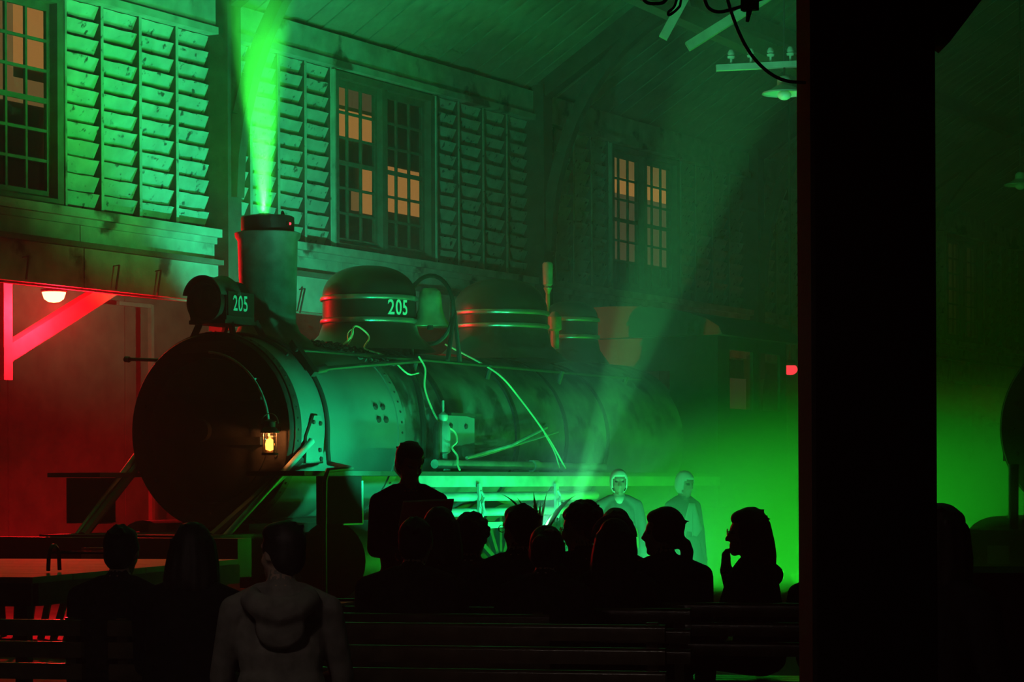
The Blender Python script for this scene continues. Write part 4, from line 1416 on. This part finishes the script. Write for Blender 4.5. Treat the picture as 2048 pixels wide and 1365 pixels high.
# ================================================================== RED AISLE
emit('red_bulb', (1.0, 0.14, 0.06), 16.0)
rl = empty('bulkhead_lamp', (21.02, 17.0, 3.49))
MB().lathe((0, 0, 0), (0, 0, 1), [(0.0, -0.07), (0.06, -0.062), (0.105, -0.03), (0.125, 0.03), (0.125, 0.045)], 24).build('globe', 'red_bulb', rl)
MB().lathe((0, 0, 0), (0, 0, 1), [(0.13, 0.04), (0.14, 0.05), (0.14, 0.07), (0.05, 0.09), (0.03, 0.10), (0.03, 0.42), (0.0, 0.42)], 24).build('fitting', 'frame_paint', rl)
light('red_lamp_light', 'POINT', (0, 0, -0.16), (1.0, 0.004, 0.012), RED_W, rl, size=0.08)
tag(rl, 'glowing red bulkhead lamp under the aisle roof', 'lamp')
ab = struct(empty('beam_brace'), 'red-lit hanging post and diagonal brace in the aisle')
MB().box(20.72, 20.86, 17.43, 17.57, 2.60, 3.98).build('hanging_post', 'red_paint', ab)
MB().bar((20.80, 17.5, 2.87), (22.75, 17.5, 3.76), 0.13, 0.18).build('diagonal_brace', 'red_paint', ab)
MB().bar((26.6, 19.9, 0.0), (26.6, 19.9, 3.85), 0.06, 0.06).build('door_post', 'red_paint', ab)
MB().bar((25.9, 19.9, 3.83), (26.6, 19.9, 3.83), 0.05, 0.05).build('door_head', 'red_paint', ab)
for k, (xa, za, xb, zb) in enumerate(((19.64, 3.77, 19.60, 3.53), (21.11, 3.79, 21.05, 3.52), (21.84, 3.79, 21.77, 3.51), (24.65, 3.78, 24.54, 3.49))):
    m_ = MB().tube([(xa, 16.2, za), (xb, 16.2, zb)], 0.012, 6)
    m_.tube([(xa, 16.2, za), (xa - 0.004, 16.29, za - 0.01)], 0.006, 6)
    o = m_.build('iron_hook', 'loco_black')
    tag(o, ('iron rod on the apron boards nearest the red lamp', 'iron rod on the apron boards just past the diagonal brace', 'iron rod on the apron boards beside the headlight', 'iron rod on the apron boards between chimney and sand dome')[k], 'hook', 'iron rods on the apron')

# ================================================================== STAGE RISER AND CHAIR FRAMES AT THE LEFT
rs = empty('stage_riser', (13.6, 11.6, 0), FACE)
for k in range(6):
    MB().box(-1.9 + 0.62 * k + 0.006, -1.9 + 0.62 * k + 0.614, -1.2, 2.2, 0.86, 0.90).build('deck_plank', 'red_paint', rs)
MB().box(-1.92, -1.88, -1.2, 2.2, 0.72, 0.86).build('front_rail', 'dark_timber', rs)
MB().box(-1.85, 1.8, -1.22, -1.18, 0.72, 0.86).build('side_rail', 'dark_timber', rs)
for sx in (-1.8, 1.7):
    for sy in (-1.1, 2.1):
        MB().box(sx - 0.04, sx + 0.04, sy - 0.04, sy + 0.04, 0, 0.86).build('leg', 'dark_timber', rs)
tag(rs, 'low wooden stage riser lit red beside the locomotive front', 'stage')


sf = empty('tubular_stand', (12.86, 10.14, 0.90), FACE)
for s_ in (-1, 1):
    MB().tube(spline([(-0.09, 0.23 * s_, 0.014), (-0.07, 0.23 * s_, 0.13), (0.0, 0.23 * s_, 0.175), (0.07, 0.23 * s_, 0.13), (0.09, 0.23 * s_, 0.014)], 5), 0.014, 6).build('end_hoop', 'black_plastic', sf)
for x_ in (-0.07, 0.07):
    MB().tube([(x_, -0.23, 0.13), (x_, 0.23, 0.13)], 0.010, 6).build('rail', 'black_plastic', sf)
tag(sf, 'low black tubular stand on the red-lit riser', 'stand')
# mixing desk under black cloth at the right, papers
ds = empty('draped_table', (12.9, 3.2, 0), FACE)
MB().box(-0.5, 0.5, -1.5, 1.22, 0.92, 1.0).build('table_top', 'cloth_black', ds)
dv, df = [], []
N_ = 90
for j in range(N_ + 1):
    t = j / N_ * 4
    s_, q = int(min(t, 3.999)), t - int(min(t, 3.999))
    cs = [(-0.52, -1.52), (0.52, -1.52), (0.52, 1.24), (-0.52, 1.24), (-0.52, -1.52)]
    x_, y_ = cs[s_][0] + (cs[s_ + 1][0] - cs[s_][0]) * q, cs[s_][1] + (cs[s_ + 1][1] - cs[s_][1]) * q
    w_ = 0.025 * math.sin(j * 1.7)
    dv += [(x_, y_, 0.99), (x_ * (1 + w_), y_ * (1 + w_ * 0.3), 0.02)]
    if j:
        df.append((2 * j - 2, 2 * j, 2 * j + 1, 2 * j - 1))
MB().add(dv, df, True).build('skirt_cloth', 'cloth_black', ds)
tag(ds, 'table under a black cloth to the right of the pillar', 'table')
pp = tag(MB().box(-0.10, 0.10, -0.07, 0.07, 0, 0.012).build('music_sheet', 'paper', None, (10.62, 6.80, 0.96), FACE), 'pale folded sheet lying at the edge of a bench back', 'paper')
pp.location = (10.65, 6.83, 0.852)

# ================================================================== POTTED PLANT AND STAGE LAMPS
plant = empty('potted_plant', (16.71, 8.89, 0))
MB().lathe((0, 0, 0), (0, 0, 1), [(0.0, 0.0), (0.15, 0.0), (0.21, 0.36), (0.225, 0.36), (0.225, 0.40), (0.19, 0.40), (0.18, 0.34), (0.0, 0.33)], 24).build('pot', 'pot', plant)
MB().tube([(0, 0, 0.33), (0.02, -0.01, 0.6), (0.0, 0.0, 0.93)], [0.035, 0.028, 0.022], 10).build('stem', 'pot', plant)
RV = Vector((math.sin(TH), -math.cos(TH), 0))      # across the picture, to the right
FV = Vector((math.cos(TH), math.sin(TH), 0))


def leaf(tip_r, tip_z, depth, width, droop=0.0, base_z=0.95):
    width *= 1.35
    p0 = Vector((0, 0, base_z))
    p2 = RV * tip_r + FV * depth + Vector((0, 0, tip_z))
    p1 = RV * tip_r * 0.35 + FV * depth * 0.4 + Vector((0, 0, base_z + (tip_z - base_z) * 0.62 + droop))
    vs, fs = [], []
    n = 10
    for i in range(n + 1):
        t = i / n
        p = p0 * (1 - t) ** 2 + p1 * 2 * t * (1 - t) + p2 * t * t
        w = width * (0.35 + 0.65 * math.sin(PI * min(1, t * 0.9 + 0.15))) * (1 - t ** 4)
        tang = (p1 - p0) * (1 - t) + (p2 - p1) * t
        sd = tang.cross(FV + RV * 0.3)
        if sd.length < 1e-5:
            sd = RV.copy()
        sd.normalize()
        sd = (sd * 0.6 + FV * 0.8).normalized()      # blades lie partly flat, as strap leaves do
        nn = tang.cross(sd).normalized()
        vs += [p - sd * w, p + nn * w * 0.3, p + sd * w]
        if i:
            a = 3 * i - 3
            fs += [(a, a + 1, a + 4, a + 3), (a + 1, a + 2, a + 5, a + 4)]
    o = MB().add(vs, fs, True).build('leaf', 'leaf', plant)
    o.modifiers.new('thick', 'SOLIDIFY').thickness = 0.002


for a in ((-0.27, 1.385, 0.0, 0.016, 0.10), (-0.155, 1.36, 0.08, 0.026, 0.03), (-0.03, 1.40, 0.10, 0.034, 0.0), (0.02, 1.32, -0.06, 0.032, 0.0), (0.075, 1.41, 0.10, 0.020, 0.0),
          (0.29, 1.375, 0.05, 0.030, 0.06), (0.14, 1.12, 0.1, 0.016, 0.04), (0.16, 1.06, 0.0, 0.016, 0.05), (-0.26, 1.19, 0.05, 0.010, 0.06), (0.26, 0.93, -0.05, 0.020, 0.06),
          (0.24, 0.87, 0.1, 0.018, 0.06), (-0.2, 0.95, 0.1, 0.02, 0.06), (-0.12, 1.26, 0.02, 0.018, 0.03), (0.2, 0.80, 0.0, 0.02, 0.06)):
    leaf(*a)
tag(plant, 'tall potted plant with long strap leaves in front of the locomotive', 'plant')


def stage_lamp(loc, aim, label, color, power, cone=70, blend=0.5, lens=6.0, height_from=0.0, barrel=0.075, soft=0.04, dark=False):
    """Small can lamp on a stand, pointing at aim; its light sits just inside the mouth."""
    r = empty('stage_lamp', loc)
    d = (Vector(aim) - Vector(loc)).normalized()
    MB().lathe((0, 0, 0), d, [(0.0, -0.16), (barrel * 0.7, -0.15), (barrel, -0.06), (barrel, 0.05), (barrel * 0.94, 0.05), (barrel * 0.9, -0.05)], 20).build('can', 'black_plastic', r)
    nm = 'lens_glow_%d' % len(MATS)
    emit(nm, color, lens)
    MB().lathe(d * 0.0, d, [(0.0, 0.0), (barrel * 0.88, 0.0)], 20).build('lens', nm, r)
    h = loc[2] - height_from
    MB().tube([(0, 0, -0.08), (0, 0, -h + 0.02)], 0.014, 8).build('stand', 'black_plastic', r)
    MB().lathe((0, 0, -h), (0, 0, 1), [(0.0, 0.0), (0.16, 0.0), (0.16, 0.015), (0.02, 0.03), (0.0, 0.03)], 20).build('foot', 'black_plastic', r)
    light('stage_lamp_light', 'SPOT', d * 0.065, color, power, r, aim=None, cone=cone, blend=blend, size=soft).rotation_euler = d.to_track_quat('-Z', 'Y').to_euler()
    tag(r, label, 'stage lamp', 'green stage lamps')
    return r


for args in STAGE_LAMPS:
    stage_lamp(*args[0], **args[1])

# ================================================================== ROOF SPACE FITTINGS


def pendant(loc, label, drop, k=1.0):
    p = empty('pendant_lamp', loc)
    MB().lathe((0, 0, 0), (0, 0, 1), [(0.225 * k, -0.035 * k), (0.22 * k, -0.02 * k), (0.14 * k, 0.01 * k), (0.075 * k, 0.05 * k), (0.07 * k, 0.11 * k), (0.05 * k, 0.14 * k), (0.02 * k, 0.15 * k), (0.0, 0.15 * k)], 32).build('shade', 'enamel', p)
    MB().ell((0, 0, -0.045 * k), (0.07 * k, 0.07 * k, 0.05 * k), 16, 10).build('bulb', 'bulb_white', p)
    MB().tube([(0, 0, 0.14 * k), (0, 0, drop)], 0.012, 8).build('stem', 'loco_black', p)
    tag(p, label, 'lamp', 'enamel pendant lamps')


pendant((23.26, 9.56, 5.39), 'enamel pendant lamp hanging beside the pillar below the insulators', 4.9)
pendant((35.12, 10.79, 5.78), 'faint enamel pendant lamp far off at the right edge', 3.9, 1.05)
hl_ = empty('fill_lamp', (5.2, 4.6, 3.4))  # added lamp brightening the backs of the front row
MB().lathe((0, 0, 0), (0, 0, 1), [(0.2, 0.0), (0.12, 0.08), (0.04, 0.14), (0.0, 0.15)], 24).build('shade', 'enamel', hl_)
emit('fill_bulb', (1.0, 0.6, 0.35), 3.0)
MB().ell((0, 0, 0.03), (0.035, 0.035, 0.045), 12, 8).build('bulb', 'fill_bulb', hl_)
MB().tube([(0, 0, 0.14), (0, 0, 9.0)], 0.01, 6).build('cord', 'cable_black', hl_)
light('fill_lamp_light', 'SPOT', (0, 0, -0.03), (1.0, 0.8, 0.66), FILL_W, hl_, cone=150, blend=0.5, size=0.05)
tag(hl_, 'dim added fill lamp hanging behind the audience', 'lamp')
ca = empty('insulator_arm', (23.0, 10.05, 5.62))
av = Vector((0.60, -1.12, 0.06))
MB().bar((-0.06, 0.11, 0), tuple(av * 1.4), 0.07, 0.06).build('cross_arm', 'pale_beam', ca)
MB().bar(tuple(av * 0.9), tuple(av * 0.9 + Vector((0, 0, 5.0))), 0.08, 0.08).build('hanger_post', 'dark_timber', ca)
for k in range(4):
    b_ = av * (0.02 + 0.155 * k)
    MB().lathe(tuple(b_ + Vector((0, 0, 0.03))), (0, 0, 1), [(0.012, 0.0), (0.012, 0.06), (0.035, 0.065), (0.040, 0.085), (0.022, 0.095), (0.036, 0.105), (0.034, 0.125), (0.02, 0.15), (0.0, 0.155)], 14).build('insulator', 'enamel', ca)
tag(ca, 'cross arm with a row of glass insulators under the roof', 'insulator arm')
rb = struct(empty('roof_bracing'), 'pale diagonal braces under the roof')
MB().bar((25.41, 11.9, 6.46), (25.70, 11.35, 7.6), 0.10, 0.10).build('brace', 'pale_beam', rb)
MB().bar((25.54, 11.66, 6.36), (26.35, 10.1, 7.45), 0.12, 0.10).build('brace', 'pale_beam', rb)
MB().bar((22.0, 13.6, 7.75), (30.0, 10.9, 6.2), 0.2, 0.18).build('tie_beam', 'dark_timber', rb)

# far red lamp and low openings in the distance
emit('red_bulb_far', (1.0, 0.03, 0.05), 1.6)
fl = empty('exit_lamp', (37.25, 15.23, 3.29))
MB().ell((0, 0, 0), (0.10, 0.12, 0.09), 16, 10).build('globe', 'red_bulb_far', fl)
MB().lathe((0, 0, 0.06), (0, 0, 1), [(0.13, 0.0), (0.13, 0.04), (0.03, 0.10), (0.02, 0.14), (0.02, 4.27), (0, 4.27)], 16).build('fitting', 'frame_paint', fl)
light('exit_lamp_light', 'POINT', (0, 0, -0.2), (1.0, 0.01, 0.05), 3.0, fl, size=0.1)
tag(fl, 'small red lamp glowing in the haze beside the pillar', 'lamp')
emit('far_doorway', (1.0, 0.55, 0.30), 0.022)
dd_ = struct(empty('door_1', (0, AY - 0.05, 0)))
MB().box(46.2, 47.6, -0.03, 0.03, 2.0, 3.6).build('pane', 'far_doorway', dd_)
MB().box(50.2, 53.0, -0.03, 0.03, 1.9, 3.2).build('pane', 'far_doorway', dd_)
bnd = struct(MB().box(X_END - 0.2, X_END, 5, WY, 3.2, 4.0).build('trim_3', 'pale_beam'))

# ================================================================== SMOKE AND FOG
def volume(name, mb, build_density, color=(1, 1, 1), aniso=0.2):
    m = bpy.data.materials.new(name)
    m.use_nodes = True
    N, L = nodes_of(m)
    N.remove(N['Principled BSDF'])
    v = N.new('ShaderNodeVolumeScatter')
    v.inputs['Color'].default_value = (*color, 1)
    v.inputs['Anisotropy'].default_value = aniso
    L.new(v.outputs[0], N['Material Output'].inputs['Volume'])
    L.new(build_density(N, L), v.inputs['Density'])
    MATS[name] = m
    o = mb.build(name, name)
    o['kind'] = 'stuff'
    return o


def math_(N, L, op, a, b=None, c=None):
    n = N.new('ShaderNodeMath')
    n.operation = op
    for i, q in enumerate((a, b, c)):
        if q is None:
            continue
        if isinstance(q, (int, float)):
            n.inputs[i].default_value = q
        else:
            L.new(q, n.inputs[i])
    return n.outputs[0]


def plume_density(N, L):
    tc = N.new('ShaderNodeTexCoord')
    sp = N.new('ShaderNodeSeparateXYZ')
    L.new(tc.outputs['Object'], sp.inputs[0])
    z = math_(N, L, 'SUBTRACT', sp.outputs[2], 3.95)
    cxv = math_(N, L, 'MULTIPLY_ADD', z, -0.035, 19.50)
    dx = math_(N, L, 'SUBTRACT', sp.outputs[0], cxv)
    dy = math_(N, L, 'SUBTRACT', sp.outputs[1], 13.27)
    r = math_(N, L, 'SQRT', math_(N, L, 'ADD', math_(N, L, 'MULTIPLY', dx, dx), math_(N, L, 'MULTIPLY', dy, dy)))
    R = math_(N, L, 'MULTIPLY_ADD', z, 0.155, 0.055)
    q = math_(N, L, 'DIVIDE', r, R)
    fall = math_(N, L, 'MAXIMUM', math_(N, L, 'SUBTRACT', 1.0, math_(N, L, 'MULTIPLY', q, q)), 0.0)
    nz = N.new('ShaderNodeTexNoise')
    nz.inputs['Scale'].default_value = 2.2
    nz.inputs['Detail'].default_value = 2
    L.new(tc.outputs['Object'], nz.inputs['Vector'])
    nn = math_(N, L, 'MULTIPLY_ADD', nz.outputs['Fac'], 1.2, 0.3)
    mr = N.new('ShaderNodeMapRange')
    mr.interpolation_type = 'SMOOTHSTEP'
    mr.inputs['From Min'].default_value = 3.3
    mr.inputs['From Max'].default_value = 0.9
    L.new(z, mr.inputs['Value'])
    thin = math_(N, L, 'MULTIPLY', math_(N, L, 'MULTIPLY_ADD', z, 0.5, 0.45), math_(N, L, 'MULTIPLY', mr.outputs[0], PLUME_D))
    return math_(N, L, 'MULTIPLY', math_(N, L, 'MULTIPLY', fall, nn), thin)


pl_mb = MB()
pr_ = []
vs, fs = [], []
for i in range(9):
    zz = 3.95 + 3.9 * i / 8
    cxx = 19.50 - 0.035 * (zz - 3.95)
    rr = 0.06 + 0.16 * (zz - 3.95)
    for k in range(20):
        vs.append((cxx + rr * math.cos(2 * PI * k / 20), 13.27 + rr * math.sin(2 * PI * k / 20), zz))
for i in range(8):
    for k in range(20):
        fs.append((i * 20 + k, i * 20 + (k + 1) % 20, (i + 1) * 20 + (k + 1) % 20, (i + 1) * 20 + k))
fs += [tuple(range(20))[::-1], tuple(range(160, 180))]
plume = volume('smoke_plume', pl_mb.add(vs, fs), plume_density)
tag(plume, 'green-lit column of smoke rising from the chimney', 'smoke')
light('smoke_machine_light', 'SPOT', (-0.03, 0.02, 0.165), (0.04, 1.0, 0.05), SMOKE_W, sm, aim=(-0.11, 0.02, 3.165), cone=24, blend=0.8, size=0.02)

light('plume_fill_light', 'SPOT', (0.0, 0.04, 0.17), (0.015, 1.0, 0.03), PLUME_FILL_W, sm, aim=(0.25, 0.6, 2.0), cone=132, blend=0.5, size=0.04)  # added spot imitating light scattered by the plume


def fog_density(N, L):
    tc = N.new('ShaderNodeTexCoord')
    sp = N.new('ShaderNodeSeparateXYZ')
    L.new(tc.outputs['Object'], sp.inputs[0])
    hm = N.new('ShaderNodeMapRange')
    hm.interpolation_type = 'SMOOTHSTEP'
    hm.inputs['From Min'].default_value = FOG_TOP
    hm.inputs['From Max'].default_value = FOG_LOW
    L.new(sp.outputs[2], hm.inputs['Value'])
    h = hm.outputs[0]
    nz = N.new('ShaderNodeTexNoise')
    nz.inputs['Scale'].default_value = 0.7
    nz.inputs['Detail'].default_value = 2
    L.new(tc.outputs['Object'], nz.inputs['Vector'])
    nn = math_(N, L, 'MULTIPLY_ADD', nz.outputs['Fac'], 1.0, 0.5)
    # the bank thins out towards the locomotive
    side = math_(N, L, 'SUBTRACT', math_(N, L, 'MULTIPLY', sp.outputs[0], 0.479), math_(N, L, 'MULTIPLY', sp.outputs[1], 0.878))
    ex = N.new('ShaderNodeMapRange')
    ex.interpolation_type = 'SMOOTHSTEP'
    ex.inputs['From Min'].default_value = 0.3
    ex.inputs['From Max'].default_value = 1.7
    L.new(side, ex.inputs['Value'])
    fx = N.new('ShaderNodeMapRange')
    fx.interpolation_type = 'SMOOTHSTEP'
    fx.inputs['From Min'].default_value = 17.0
    fx.inputs['From Max'].default_value = 20.0
    slope = math_(N, L, 'MULTIPLY_ADD', sp.outputs[2], -5.0, 5.0)      # the front of the bank leans back
    L.new(math_(N, L, 'ADD', sp.outputs[0], slope), fx.inputs['Value'])
    ex = math_(N, L, 'MULTIPLY', ex.outputs[0], fx.outputs[0])
    return math_(N, L, 'MULTIPLY', math_(N, L, 'MULTIPLY', math_(N, L, 'MULTIPLY', h, nn), ex), FOG_D)


fog = volume('ground_fog', MB().box(16.2, 44.0, -3.0, 11.7, 0.02, 3.0), fog_density)
tag(fog, 'bank of green-lit fog lying over the floor', 'fog')
fog.data.materials[0].cycles.volume_step_rate = 1.0
